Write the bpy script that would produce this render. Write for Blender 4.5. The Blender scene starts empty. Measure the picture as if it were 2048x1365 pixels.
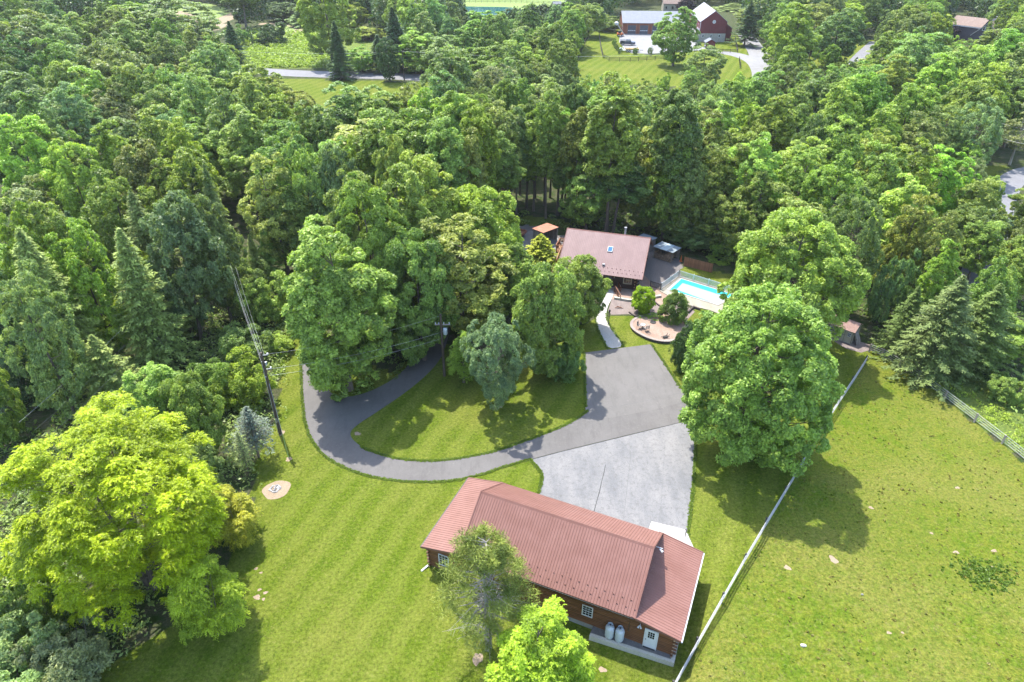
import bpy, math, random
import numpy as np
from mathutils import Vector, Matrix

S = bpy.context.scene
COL = S.collection
PI = math.pi

# ------------------------------------------------------------------ camera, world, sun
CAM_H = 46.0
TILT = math.radians(33.0)
FPX = 1365.0                       # focal length in photo pixels (photo 2048 wide)
cam_d = bpy.data.cameras.new('camera'); cam = bpy.data.objects.new('camera', cam_d); COL.objects.link(cam)
cam.location = (0, 0, CAM_H); cam.rotation_euler = (PI/2 - TILT, 0, 0)
cam_d.sensor_width = 36.0; cam_d.lens = FPX/2048.0*36.0
cam_d.clip_start = 0.5; cam_d.clip_end = 6000
S.camera = cam

SUNV = Vector((-0.275, 0.49, 1.0)).normalized()       # towards the sun
w = bpy.data.worlds.new('World'); S.world = w; w.use_nodes = True
nt = w.node_tree; bg = nt.nodes['Background']
sky = nt.nodes.new('ShaderNodeTexSky'); sky.sky_type = 'NISHITA'; sky.sun_disc = False
sky.sun_elevation = math.asin(SUNV.z); sky.sun_rotation = math.atan2(SUNV.x, SUNV.y)
sky.altitude = 100; sky.air_density = 1.0; sky.dust_density = 1.5; sky.ozone_density = 1.0
nt.links.new(sky.outputs['Color'], bg.inputs['Color']); bg.inputs['Strength'].default_value = 0.15
sl = bpy.data.lights.new('sun', 'SUN'); so = bpy.data.objects.new('sun', sl); COL.objects.link(so)
sl.energy = 2.25; sl.angle = math.radians(0.55); sl.color = (1.0, 0.965, 0.90)
so.rotation_euler = (-SUNV).to_track_quat('-Z', 'Y').to_euler(); so.location = (0, 40, 120)
S.view_settings.view_transform = 'Standard'; S.view_settings.look = 'None'
S.view_settings.gamma = 1.0; S.view_settings.exposure = 2.08; S.view_settings.use_curve_mapping = False
S.render.engine = 'CYCLES'
try:
    S.cycles.max_bounces = 7; S.cycles.diffuse_bounces = 5; S.cycles.transmission_bounces = 5
    S.cycles.glossy_bounces = 2; S.cycles.transparent_max_bounces = 4
    S.cycles.caustics_reflective = False; S.cycles.caustics_refractive = False
except Exception: pass

# ------------------------------------------------------------------ terrain and placing
GP = math.radians(-23.57)
GU = np.array([math.cos(GP), math.sin(GP)]); GV = np.array([-GU[1], GU[0]]); GO = np.array([-4.17, 35.38])
def sst(t):
    t = np.clip(t, 0, 1); return t*t*(3-2*t)
def terr(x, y):
    """ground height: level yard, a bank right of the log garage, a dip below its ledge, soft far rolls"""
    x = np.asarray(x, float); y = np.asarray(y, float)
    a = (x-GO[0])*GU[0]+(y-GO[1])*GU[1]; b = (x-GO[0])*GV[0]+(y-GO[1])*GV[1]
    z = 0.9*sst((a-17.5)/2.5)*(1-sst((b-5)/11.0))*(1-sst((y-36)/14.0))
    z = z-0.45*sst((a-5)/5.0)*sst((2.2-b)/0.9)*(1-sst((a-17.9)/0.8))*(1-sst((-b-3)/6.0))
    return z
def ray(px, py):
    return np.array([(px-1024)/FPX, math.cos(TILT) - (py-682.5)/FPX*math.sin(TILT), -math.sin(TILT)-(py-682.5)/FPX*math.cos(TILT)])
def at(px, py, h=0.0):
    """world point seen at photo pixel px,py that lies h metres above the ground"""
    d = ray(px, py); z = h
    for _ in range(12):
        t = (CAM_H-z)/-d[2]; p = np.array([0, 0, CAM_H])+d*t
        z = float(terr(p[0], p[1]))+h
    return Vector((p[0], p[1], z))
def proj(x, y, z):
    x = np.asarray(x, float); y = np.asarray(y, float); dz = np.asarray(z, float)-CAM_H
    Z = y*math.cos(TILT)-dz*math.sin(TILT); Yv = y*math.sin(TILT)+dz*math.cos(TILT)
    Z = np.where(np.abs(Z) < 1e-3, 1e-3, Z)
    return 1024+FPX*x/Z, 682.5-FPX*Yv/Z, Z
def inpoly(px, py, poly):
    px = np.asarray(px, float); py = np.asarray(py, float); r = np.zeros(px.shape, bool)
    n = len(poly)
    for i in range(n):
        x1, y1 = poly[i]; x2, y2 = poly[(i+1) % n]
        if y1 == y2: continue
        c = ((y1 > py) != (y2 > py)) & (px < (x2-x1)*(py-y1)/(y2-y1)+x1)
        r ^= c
    return r
def wpoly(pts, h=0.0): return [tuple(at(x, y, h))[:2] for x, y in pts]
def chaikin(pts, n=2, closed=True):
    for _ in range(n):
        q = []
        m = len(pts)
        for i in range(m if closed else m-1):
            a = np.array(pts[i], float); b = np.array(pts[(i+1) % m], float)
            q += [tuple(a*.75+b*.25), tuple(a*.25+b*.75)]
        if not closed: q = [tuple(pts[0])]+q+[tuple(pts[-1])]
        pts = q
    return pts

# ------------------------------------------------------------------ materials
def newmat(name):
    m = bpy.data.materials.new(name); m.use_nodes = True
    nt = m.node_tree; b = nt.nodes['Principled BSDF']
    return m, nt, b
def N(nt, typ, **kw):
    n = nt.nodes.new(typ)
    for k, v in kw.items():
        if k in n.inputs: n.inputs[k].default_value = v
        else: setattr(n, k, v)
    return n
def L(nt, a, b): nt.links.new(a, b)
def mixc(nt, fac, a, b, mode='MIX'):
    n = nt.nodes.new('ShaderNodeMix'); n.data_type = 'RGBA'; n.blend_type = mode
    for s, v in ((0, fac), (6, a), (7, b)):
        if hasattr(v, 'links') or hasattr(v, 'is_linked'): nt.links.new(v, n.inputs[s])
        else: n.inputs[s].default_value = v if s == 0 else (tuple(v)+(1,))[:4]
    return n.outputs[2]
def noise(nt, scale, detail=4, rough=.6, coord=None, dim='3D'):
    n = N(nt, 'ShaderNodeTexNoise', Scale=scale, Detail=detail, Roughness=rough)
    if coord is not None: L(nt, coord, n.inputs['Vector'])
    return n
def ramp(nt, fac, stops):
    r = nt.nodes.new('ShaderNodeValToRGB'); L(nt, fac, r.inputs[0])
    e = r.color_ramp.elements
    while len(e) < len(stops): e.new(0.5)
    for i, (p, c) in enumerate(stops):
        e[i].position = p; e[i].color = (c, c, c, 1) if not hasattr(c, '__len__') else (tuple(c)+(1,))[:4]
    return r.outputs[0]
def wpos(nt):
    g = nt.nodes.new('ShaderNodeNewGeometry'); return g.outputs['Position']
def opos(nt):
    g = nt.nodes.new('ShaderNodeTexCoord'); return g.outputs['Object']
def scaled(nt, v, s):
    n = nt.nodes.new('ShaderNodeMapping'); L(nt, v, n.inputs['Vector']); n.inputs['Scale'].default_value = s; return n.outputs[0]
def bump(nt, b, h, strength=.3, dist=.02):
    n = N(nt, 'ShaderNodeBump', Strength=strength, Distance=dist); L(nt, h, n.inputs['Height']); L(nt, n.outputs[0], b.inputs['Normal'])
def pm(name, c1, c2=None, scale=3.0, rough=.7, metal=0.0, bmp=0.0, stretch=None, spec=.4, rnd=0.0):
    """plain procedural material: two colours mixed by noise, slight relief, optional per-object variation"""
    m, nt, b = newmat(name)
    co = opos(nt)
    if stretch: co = scaled(nt, co, stretch)
    n = noise(nt, scale, 5, .65, co)
    c2 = c2 or tuple(x*.8 for x in c1)
    f = ramp(nt, n.outputs[0], [(.35, 0.0), (.65, 1.0)])
    c = mixc(nt, f, c1, c2)
    if rnd:
        oi = nt.nodes.new('ShaderNodeObjectInfo')
        mr = N(nt, 'ShaderNodeMapRange'); L(nt, oi.outputs['Random'], mr.inputs[0])
        mr.inputs[3].default_value = 1-rnd; mr.inputs[4].default_value = 1+rnd
        cm = nt.nodes.new('ShaderNodeCombineXYZ')
        for i in range(3): L(nt, mr.outputs[0], cm.inputs[i])
        c = mixc(nt, 1.0, c, cm.outputs[0], 'MULTIPLY')
    L(nt, c, b.inputs['Base Color'])
    b.inputs['Roughness'].default_value = rough; b.inputs['Metallic'].default_value = metal
    b.inputs['Specular IOR Level'].default_value = spec
    if bmp: bump(nt, b, noise(nt, scale*6, 3, .6, co).outputs[0], bmp, .02)
    return m

M = {}
# ground: zone attributes choose between turf, pasture, woodland floor, soil and crop
def ground_mat():
    m, nt, b = newmat('ground')
    P = wpos(nt)
    z = N(nt, 'ShaderNodeAttribute', attribute_name='zone'); sp = nt.nodes.new('ShaderNodeSeparateColor'); L(nt, z.outputs['Color'], sp.inputs[0])
    z2 = N(nt, 'ShaderNodeAttribute', attribute_name='zone2'); sp2 = nt.nodes.new('ShaderNodeSeparateColor'); L(nt, z2.outputs['Color'], sp2.inputs[0])
    nf = noise(nt, 7, 5, .75, P); nm = noise(nt, .9, 4, .65, P); nl = noise(nt, .12, 3, .55, P); nxf = noise(nt, 26, 3, .7, P)
    def edge(s):        # roughen a mask edge with noise
        a = N(nt, 'ShaderNodeMath', operation='ADD'); L(nt, s, a.inputs[0])
        q = N(nt, 'ShaderNodeMath', operation='MULTIPLY_ADD'); L(nt, nf.outputs[0], q.inputs[0]); q.inputs[1].default_value = .7; q.inputs[2].default_value = -.35
        L(nt, q.outputs[0], a.inputs[1])
        return ramp(nt, a.outputs[0], [(.38, 0.0), (.62, 1.0)])
    floor_c = mixc(nt, ramp(nt, nf.outputs[0], [(.4, 0.), (.6, 1.)]), (.040, .055, .022), (.11, .095, .060))
    floor_c = mixc(nt, ramp(nt, nm.outputs[0], [(.42, 0.), (.6, 1.)]), floor_c, (.035, .06, .014))
    # mown lawn: fine grain, faint mowing lines, drier patches
    wv = N(nt, 'ShaderNodeTexWave', Scale=.12, Distortion=2.6, Detail=3.0); wv.wave_type = 'BANDS'
    mp = nt.nodes.new('ShaderNodeMapping'); L(nt, P, mp.inputs['Vector']); mp.inputs['Rotation'].default_value = (0, 0, math.radians(-67)); mp.inputs['Scale'].default_value = (1, 1, 1)
    wv.bands_direction = 'Y'; L(nt, mp.outputs[0], wv.inputs['Vector'])
    lawn = mixc(nt, ramp(nt, nm.outputs[0], [(.3, 0.), (.7, 1.)]), (.074, .118, .007), (.118, .158, .013))
    lawn = mixc(nt, N_mul(nt, ramp(nt, wv.outputs[0], [(.25, 0.), (.75, 1.)]), .5), lawn, (.165, .192, .030))
    lawn = mixc(nt, ramp(nt, nl.outputs[0], [(.45, 0.), (.75, .55)]), lawn, (.195, .190, .040))
    lawn = mixc(nt, ramp(nt, nf.outputs[0], [(.52, 0.), (.68, .6)]), lawn, (.20, .195, .055))
    lawn = mixc(nt, ramp(nt, nxf.outputs[0], [(.3, .55), (.5, 0.)]), lawn, (.05, .085, .010))
    ng = noise(nt, 2.7, 6, .8, P)
    lawn = mixc(nt, ramp(nt, ng.outputs[0], [(.54, 0.), (.66, .7)]), lawn, (.195, .190, .055))
    lawn = mixc(nt, ramp(nt, ng.outputs[0], [(.36, .7), (.46, 0.)]), lawn, (.042, .080, .006))
    past = mixc(nt, ramp(nt, nm.outputs[0], [(.35, 0.), (.65, 1.)]), (.084, .138, .007), (.150, .165, .018))
    past = mixc(nt, ramp(nt, nl.outputs[0], [(.4, 0.), (.65, .6)]), past, (.19, .178, .042))
    past = mixc(nt, ramp(nt, nf.outputs[0], [(.38, .75), (.48, 0.)]), past, (.07, .12, .012))
    past = mixc(nt, ramp(nt, nxf.outputs[0], [(.56, 0.), (.68, .7)]), past, (.205, .19, .07))
    past = mixc(nt, ramp(nt, ng.outputs[0], [(.53, 0.), (.66, .7)]), past, (.19, .170, .060))
    past = mixc(nt, ramp(nt, ng.outputs[0], [(.38, .7), (.47, 0.)]), past, (.060, .105, .010))
    soil = mixc(nt, nf.outputs[0], (.24, .185, .12), (.32, .25, .175))
    crop = mixc(nt, ramp(nt, nf.outputs[0], [(.35, 0.), (.65, 1.)]), (.15, .22, .06), (.23, .28, .10))
    weed = mixc(nt, ramp(nt, nf.outputs[0], [(.4, 0.), (.6, 1.)]), (.06, .10, .02), (.16, .20, .05))
    weed = mixc(nt, ramp(nt, nm.outputs[0], [(.5, 0.), (.7, .8)]), weed, (.20, .22, .03))
    grav = mixc(nt, ramp(nt, nf.outputs[0], [(.3, 0.), (.7, 1.)]), (.14, .125, .115), (.22, .20, .185))
    n5 = noise(nt, 4.2, 8, .85, P)
    cr_ = N(nt, 'ShaderNodeMapRange'); L(nt, n5.outputs[0], cr_.inputs[0]); cr_.inputs[1].default_value = .36; cr_.inputs[2].default_value = .64; cr_.inputs[3].default_value = .42; cr_.inputs[4].default_value = 1.42
    cb_ = nt.nodes.new('ShaderNodeCombineXYZ')
    for i in range(3): L(nt, cr_.outputs[0], cb_.inputs[i])
    lawn = mixc(nt, 1.0, lawn, cb_.outputs[0], 'MULTIPLY'); past = mixc(nt, 1.0, past, cb_.outputs[0], 'MULTIPLY')  # grain contrast that also mixes blade shading into the turf colour
    c = floor_c
    for s, col in ((sp.outputs[0], lawn), (sp.outputs[1], past), (sp.outputs[2], weed), (sp2.outputs[0], crop), (sp2.outputs[1], soil), (sp2.outputs[2], grav)):
        c = mixc(nt, edge(s), c, col)
    L(nt, c, b.inputs['Base Color']); b.inputs['Roughness'].default_value = .9; b.inputs['Specular IOR Level'].default_value = .04
    ad = N(nt, 'ShaderNodeMath', operation='ADD'); L(nt, nf.outputs[0], ad.inputs[0]); L(nt, nxf.outputs[0], ad.inputs[1])
    bump(nt, b, ad.outputs[0], .7, .10)
    return m
def N_mul(nt, s, v):
    q = N(nt, 'ShaderNodeMath', operation='MULTIPLY'); L(nt, s, q.inputs[0]); q.inputs[1].default_value = v; return q.outputs[0]
M['ground'] = ground_mat()

def asphalt_mat(name, c1, c2, c3):
    m, nt, b = newmat(name); P = wpos(nt)
    nf = noise(nt, 22, 3, .7, P); nl = noise(nt, .28, 5, .6, P); nm = noise(nt, 2.2, 5, .7, P)
    c = mixc(nt, ramp(nt, nl.outputs[0], [(.35, 0.), (.65, 1.)]), c1, c2)
    c = mixc(nt, ramp(nt, nm.outputs[0], [(.5, 0.), (.72, .6)]), c, c3)
    c = mixc(nt, N_mul(nt, nf.outputs[0], .35), c, tuple(x*.6 for x in c1))
    ns = noise(nt, 1.3, 6, .75, scaled(nt, P, (1.0, .25, 1)))
    c = mixc(nt, ramp(nt, ns.outputs[0], [(.5, 0.), (.62, .55)]), c, tuple(x*.80 for x in c1))
    c = mixc(nt, ramp(nt, nm.outputs[0], [(.30, .5), (.38, 0.)]), c, tuple(x*1.25 for x in c3))
    L(nt, c, b.inputs['Base Color']); b.inputs['Roughness'].default_value = .85; b.inputs['Specular IOR Level'].default_value = .3
    bump(nt, b, nf.outputs[0], .35, .02)
    return m
M['asphalt'] = asphalt_mat('asphalt', (.116, .108, .100), (.140, .131, .122), (.160, .149, .137))
M['asphalt_pad'] = asphalt_mat('asphalt_parking', (.130, .122, .112), (.152, .142, .132), (.170, .158, .145))
M['road'] = asphalt_mat('road_asphalt', (.17, .168, .172), (.205, .20, .205), (.19, .187, .19))
M['gravel_yard'] = asphalt_mat('gravel_yard', (.21, .205, .20), (.25, .245, .24), (.19, .185, .175))
def concrete_mat(name, a, b_, c_, s=1.0):
    m, nt, b = newmat(name); P = wpos(nt)
    st = nt.nodes.new('ShaderNodeMapping'); L(nt, P, st.inputs['Vector']); st.inputs['Rotation'].default_value = (0, 0, math.radians(4)); st.inputs['Scale'].default_value = (1.0, .35, 1)
    nl = noise(nt, .5*s, 6, .68, st.outputs[0]); nm = noise(nt, 2.6*s, 6, .75, P); nf = noise(nt, 16, 4, .75, P)
    c = mixc(nt, ramp(nt, nl.outputs[0], [(.38, 0.), (.62, 1.)]), a, b_)
    c = mixc(nt, ramp(nt, nm.outputs[0], [(.5, 0.), (.66, .7)]), c, c_)
    c = mixc(nt, ramp(nt, nf.outputs[0], [(.36, .55), (.5, 0.)]), c, tuple(x*.55 for x in c_))
    L(nt, c, b.inputs['Base Color']); b.inputs['Roughness'].default_value = .9; b.inputs['Specular IOR Level'].default_value = .25
    bump(nt, b, nf.outputs[0], .5, .02)
    return m
M['old_concrete'] = concrete_mat('weathered_concrete', (.150, .150, .150), (.215, .208, .200), (.115, .110, .103))
M['new_concrete'] = concrete_mat('pale_concrete', (.36, .345, .31), (.40, .385, .35), (.32, .30, .26))
M['wall_concrete'] = concrete_mat('wall_concrete', (.22, .22, .20), (.28, .275, .25), (.17, .17, .15), 3)
M['ledge_top'] = concrete_mat('ledge_concrete', (.42, .40, .33), (.46, .44, .37), (.36, .34, .28), 3)
M['slab_dark'] = concrete_mat('slab_concrete', (.14, .135, .13), (.18, .175, .165), (.11, .105, .10), 3)
M['deck_concrete'] = concrete_mat('pool_deck_concrete', (.28, .25, .19), (.34, .31, .25), (.24, .225, .17))
M['mulch'] = concrete_mat('gravel_bed', (.17, .135, .12), (.23, .185, .165), (.13, .10, .085), 3)
M['paver'] = concrete_mat('brick_pavers', (.27, .18, .13), (.33, .245, .195), (.22, .14, .10), 2.5)
M['coping'] = concrete_mat('paver_border', (.27, .22, .19), (.33, .28, .245), (.22, .175, .15), 4)
M['soil'] = concrete_mat('bare_soil', (.27, .20, .13), (.32, .25, .17), (.20, .15, .10), 3)
M['seam'] = pm('old_joint', (.09, .088, .085), (.14, .138, .134), 3, .9)
M['crack'] = pm('joint_tar', (.03, .03, .03), (.06, .06, .055), 8, .9)

# painted standing seam roofing
def roof_mat(name, c, rough=.5, spec=.18):
    m, nt, b = newmat(name); co = opos(nt)
    n1 = noise(nt, .8, 4, .6, wpos(nt)); n2 = noise(nt, 14, 3, .6, wpos(nt))
    oi = nt.nodes.new('ShaderNodeObjectInfo')
    cc = mixc(nt, ramp(nt, n1.outputs[0], [(.35, 0.), (.7, 1.)]), c, tuple(x*1.12+.012 for x in c))
    cc = mixc(nt, N_mul(nt, oi.outputs['Random'], .22), cc, tuple(x*.86 for x in c))
    L(nt, cc, b.inputs['Base Color']); b.inputs['Roughness'].default_value = rough; b.inputs['Specular IOR Level'].default_value = spec
    bump(nt, b, n2.outputs[0], .05, .01)
    return m
M['roof_red'] = roof_mat('brick_red_metal_roofing', (.200, .098, .076))
M['roof_trim'] = roof_mat('brick_red_trim', (.165, .078, .060))
M['roof_mauve'] = roof_mat('dusty_red_metal_roofing', (.235, .155, .142))
M['roof_grey'] = roof_mat('grey_metal_roofing', (.150, .158, .170), .5)
M['roof_white'] = roof_mat('pale_roofing', (.235, .225, .235), .6)
M['roof_rust'] = pm('rusty_sheet', (.34, .12, .07), (.42, .20, .13), 2.5, .7)
M['roof_tin'] = roof_mat('grey_tin', (.22, .26, .28), .45)
M['roof_tin_light'] = roof_mat('pale_tin', (.38, .46, .48), .45)
M['shingle'] = pm('brown_shingle', (.26, .15, .12), (.34, .22, .18), 6, .9, bmp=.6)
M['shingle_dark'] = pm('weathered_shingle', (.17, .12, .10), (.25, .18, .14), 2, .9, bmp=.4)
M['log'] = pm('stained_log', (.085, .032, .012), (.16, .065, .024), 2.5, .55, stretch=(.5, 4, 4), rnd=.25, bmp=.3)
M['log_shaded'] = pm('shaded_log', (.028, .014, .010), (.05, .024, .016), 2.5, .55, stretch=(.5, 4, 4), rnd=.2)  # darker log copy: shade on the house front put into the colour
M['log_end'] = pm('cut_log_end', (.34, .26, .18), (.22, .13, .08), 9, .8, rnd=.15)
M['white'] = pm('white_paint', (.55, .56, .57), (.50, .51, .52), 4, .45)
M['tank'] = pm('tank_paint', (.44, .49, .53), (.39, .43, .46), 3, .35)
M['glass'] = pm('window_glass', (.012, .014, .018), (.02, .022, .026), 1, .08, spec=.8)
M['dark'] = pm('dark_metal', (.02, .02, .022), (.035, .033, .033), 5, .5)
M['black'] = pm('black_wood', (.025, .022, .02), (.04, .036, .03), 6, .8)
M['steel'] = pm('galvanised_steel', (.42, .43, .44), (.33, .34, .35), 8, .45, metal=.3)
M['pole'] = pm('creosote_pole', (.050, .036, .028), (.10, .075, .055), 4, .85, stretch=(6, 6, .5), bmp=.3)
M['wire'] = pm('weathered_cable', (.50, .50, .49), (.42, .42, .41), 2, .5)
M['wire_dark'] = pm('dark_cable', (.10, .10, .10), (.07, .07, .07), 2, .5)
M['guard'] = pm('green_yellow_guard', (.20, .28, .05), (.26, .33, .09), 2, .5)
M['greywood'] = pm('weathered_board', (.20, .17, .145), (.31, .28, .25), 5, .85, stretch=(1, 1, .3), rnd=.2, bmp=.3)
M['whitewood'] = pm('faded_white_board', (.38, .38, .37), (.28, .28, .265), 5, .7, rnd=.12, bmp=.2)
M['post'] = pm('dark_post', (.045, .04, .036), (.09, .08, .07), 6, .85, bmp=.3)
M['cedar'] = pm('cedar_board', (.20, .085, .045), (.28, .13, .075), 5, .8, stretch=(4, 4, .5), rnd=.2)
M['deckwood'] = pm('deck_board', (.34, .17, .08), (.42, .23, .12), 5, .75, rnd=.18)
M['deckrail'] = pm('deck_rail_wood', (.16, .065, .032), (.22, .10, .05), 5, .75, rnd=.1)
M['vinyl'] = pm('pale_vinyl', (.50, .60, .62), (.44, .54, .57), 3, .5, rnd=.06)
M['blockwall'] = pm('dark_wall_block', (.055, .045, .042), (.10, .08, .072), 7, .9, rnd=.3, bmp=.5)
M['stone'] = pm('grey_stone', (.40, .38, .36), (.26, .25, .24), 6, .9, rnd=.3, bmp=.5)
M['fieldstone'] = pm('pale_fieldstone_wall', (.42, .39, .34), (.30, .28, .25), 2.2, .9, bmp=.5)
M['tan'] = pm('tan_siding', (.36, .325, .245), (.31, .28, .21), 4, .75)
M['tantrim'] = pm('dark_tan_trim', (.13, .115, .09), (.16, .14, .11), 4, .75)
M['barnred'] = pm('barn_red_board', (.165, .028, .030), (.12, .022, .024), 2, .75, stretch=(3, 3, .3))
M['workbrown'] = pm('red_brown_board', (.24, .085, .045), (.17, .06, .035), 2, .75, stretch=(3, 3, .3))
M['doorgrey'] = pm('slate_grey_door', (.06, .065, .08), (.08, .085, .10), 3, .5)
M['housegrey'] = pm('dark_slate_siding', (.045, .042, .060), (.06, .056, .075), 3, .7)
M['rubber'] = pm('tyre_rubber', (.015, .015, .015), (.03, .03, .03), 6, .8)
M['carblue'] = pm('dark_blue_paint', (.02, .03, .055), (.025, .035, .06), 2, .25, spec=.6)
M['lumber'] = pm('new_lumber', (.50, .34, .13), (.60, .44, .20), 6, .7, rnd=.2)
M['orange'] = pm('orange_paint', (.60, .14, .03), (.50, .12, .03), 3, .5)
M['yellow'] = pm('yellow_paint', (.60, .33, .04), (.50, .28, .04), 3, .5)
M['liner'] = pm('pool_liner', (.03, .50, .56), (.04, .56, .62), 2, .5)
M['cover'] = pm('pool_cover', (.27, .27, .295), (.24, .25, .27), .8, .7)
M['bark'] = pm('bark', (.085, .066, .05), (.16, .13, .105), 5, .9, stretch=(3, 3, .5), bmp=.6, rnd=.2)
M['bark_pale'] = pm('pale_bark', (.22, .19, .16), (.33, .30, .26), 4, .85, stretch=(3, 3, .5), rnd=.2)

def water_mat(name, c, rough=.05):
    m, nt, b = newmat(name); P = wpos(nt)
    b.inputs['Base Color'].default_value = (*c, 1); b.inputs['Roughness'].default_value = rough
    b.inputs['Specular IOR Level'].default_value = .5
    bump(nt, b, noise(nt, 3, 3, .6, P).outputs[0], .15, .05)
    return m
M['water'] = water_mat('pool_water', (.04, .52, .58))
M['pond'] = water_mat('pond_water', (.03, .12, .12))

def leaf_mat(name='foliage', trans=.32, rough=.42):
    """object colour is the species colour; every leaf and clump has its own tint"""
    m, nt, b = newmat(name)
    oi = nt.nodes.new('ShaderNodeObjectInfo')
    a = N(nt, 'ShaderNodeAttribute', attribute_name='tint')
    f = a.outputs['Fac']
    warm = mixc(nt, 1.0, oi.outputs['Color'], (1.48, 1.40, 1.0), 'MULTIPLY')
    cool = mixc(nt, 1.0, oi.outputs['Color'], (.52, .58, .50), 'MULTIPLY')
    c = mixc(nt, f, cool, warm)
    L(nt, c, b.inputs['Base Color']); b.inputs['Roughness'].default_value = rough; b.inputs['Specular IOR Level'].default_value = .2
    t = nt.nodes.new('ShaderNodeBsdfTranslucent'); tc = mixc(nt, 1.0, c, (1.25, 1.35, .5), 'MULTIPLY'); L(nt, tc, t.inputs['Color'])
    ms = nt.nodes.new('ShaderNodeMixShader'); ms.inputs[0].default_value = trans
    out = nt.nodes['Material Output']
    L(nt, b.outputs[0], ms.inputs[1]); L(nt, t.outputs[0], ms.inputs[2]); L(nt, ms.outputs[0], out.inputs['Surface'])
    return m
M['leaf'] = leaf_mat()
M['needle'] = leaf_mat('needles', .12, .6)

# ------------------------------------------------------------------ mesh helpers
class MB:
    def __init__(s): s.v = []; s.f = []
    def poly(s, pts):
        k = len(s.v); s.v += [tuple(p) for p in pts]; s.f.append(tuple(range(k, k+len(pts)))); return s
    def hexa(s, p):            # 8 points: bottom 4 ccw, top 4 ccw
        k = len(s.v); s.v += [tuple(q) for q in p]
        s.f += [tuple(k+i for i in q) for q in ((3, 2, 1, 0), (4, 5, 6, 7), (0, 1, 5, 4), (1, 2, 6, 5), (2, 3, 7, 6), (3, 0, 4, 7))]; return s
    def box(s, x0, x1, y0, y1, z0, z1):
        return s.hexa([(x0, y0, z0), (x1, y0, z0), (x1, y1, z0), (x0, y1, z0), (x0, y0, z1), (x1, y0, z1), (x1, y1, z1), (x0, y1, z1)])
    def prism(s, pts, d):      # extrude a planar polygon by vector d
        n = len(pts); k = len(s.v); d = Vector(d)
        s.v += [tuple(p) for p in pts]+[tuple(Vector(p)+d) for p in pts]
        s.f.append(tuple(range(k+n-1, k-1, -1))); s.f.append(tuple(range(k+n, k+2*n)))
        for i in range(n): j = (i+1) % n; s.f.append((k+i, k+j, k+n+j, k+n+i))
        return s
    def bar(s, a, b, w_, h_=None, up=(0, 0, 1)):     # rectangular bar from a to b
        a = Vector(a); b = Vector(b); h_ = h_ or w_; d = (b-a).normalized(); up = Vector(up)
        if abs(d.dot(up)) > .98: up = Vector((1, 0, 0))
        sx = d.cross(up).normalized()*(w_/2); sy = sx.cross(d).normalized()*(h_/2)
        return s.hexa([a-sx-sy, a+sx-sy, b+sx-sy, b-sx-sy, a-sx+sy, a+sx+sy, b+sx+sy, b-sx+sy])
    def tube(s, pts, rad, n=8, cap=True):
        pts = [Vector(p) for p in pts]; k = len(s.v); m = len(pts)
        if not hasattr(rad, '__len__'): rad = [rad]*m
        ref = Vector((1, 0, 0))
        for i, p in enumerate(pts):
            d = (pts[min(i+1, m-1)]-pts[max(i-1, 0)])
            if d.length < 1e-6: d = Vector((0, 0, 1))
            d.normalize()
            if abs(d.dot(ref)) > .9: ref = Vector((0, 1, 0)) if abs(d.y) < .9 else Vector((0, 0, 1))
            x = d.cross(ref).normalized(); y = d.cross(x)
            for j in range(n):
                a = 2*PI*j/n; s.v.append(tuple(p+(x*math.cos(a)+y*math.sin(a))*rad[i]))
        for i in range(m-1):
            for j in range(n):
                q = (j+1) % n; s.f.append((k+i*n+j, k+i*n+q, k+(i+1)*n+q, k+(i+1)*n+j))
        if cap: s.f.append(tuple(k+j for j in range(n-1, -1, -1))); s.f.append(tuple(k+(m-1)*n+j for j in range(n)))
        return s
    def lathe(s, prof, n=16, c=(0, 0, 0)):
        k = len(s.v); m = len(prof)
        for r, z in prof:
            for j in range(n):
                a = 2*PI*j/n; s.v.append((c[0]+r*math.cos(a), c[1]+r*math.sin(a), c[2]+z))
        for i in range(m-1):
            for j in range(n):
                q = (j+1) % n; s.f.append((k+i*n+j, k+i*n+q, k+(i+1)*n+q, k+(i+1)*n+j))
        s.f.append(tuple(k+j for j in range(n-1, -1, -1))); s.f.append(tuple(k+(m-1)*n+j for j in range(n)))
        return s
    def mesh(s, name, mat, smooth=False):
        me = bpy.data.meshes.new(name); me.from_pydata(s.v, [], s.f); me.materials.append(M[mat] if isinstance(mat, str) else mat)
        if smooth:
            for p in me.polygons: p.use_smooth = True
        me.update(); return me
    def build(s, name, mat, parent=None, smooth=False, **kw):
        return link(name, s.mesh(name, mat, smooth), parent, **kw)
def link(name, me, parent=None, loc=None, rot=None, **kw):
    o = bpy.data.objects.new(name, me); COL.objects.link(o)
    if parent is not None: o.parent = parent
    if loc is not None: o.location = loc
    if rot is not None: o.rotation_euler = rot
    for k, v in kw.items(): o[k] = v
    return o
def thing(name, label, cat, loc=(0, 0, 0), rz=0.0, group=None):
    o = bpy.data.objects.new(name, None); COL.objects.link(o); o.location = loc; o.rotation_euler = (0, 0, rz)
    o.empty_display_size = .3
    o['label'] = label; o['category'] = cat
    if group: o['group'] = group
    return o
def tag(o, label, cat, group=None):
    o['label'] = label; o['category'] = cat
    if group: o['group'] = group
    return o
def structure(o): o['kind'] = 'structure'; return o
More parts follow.
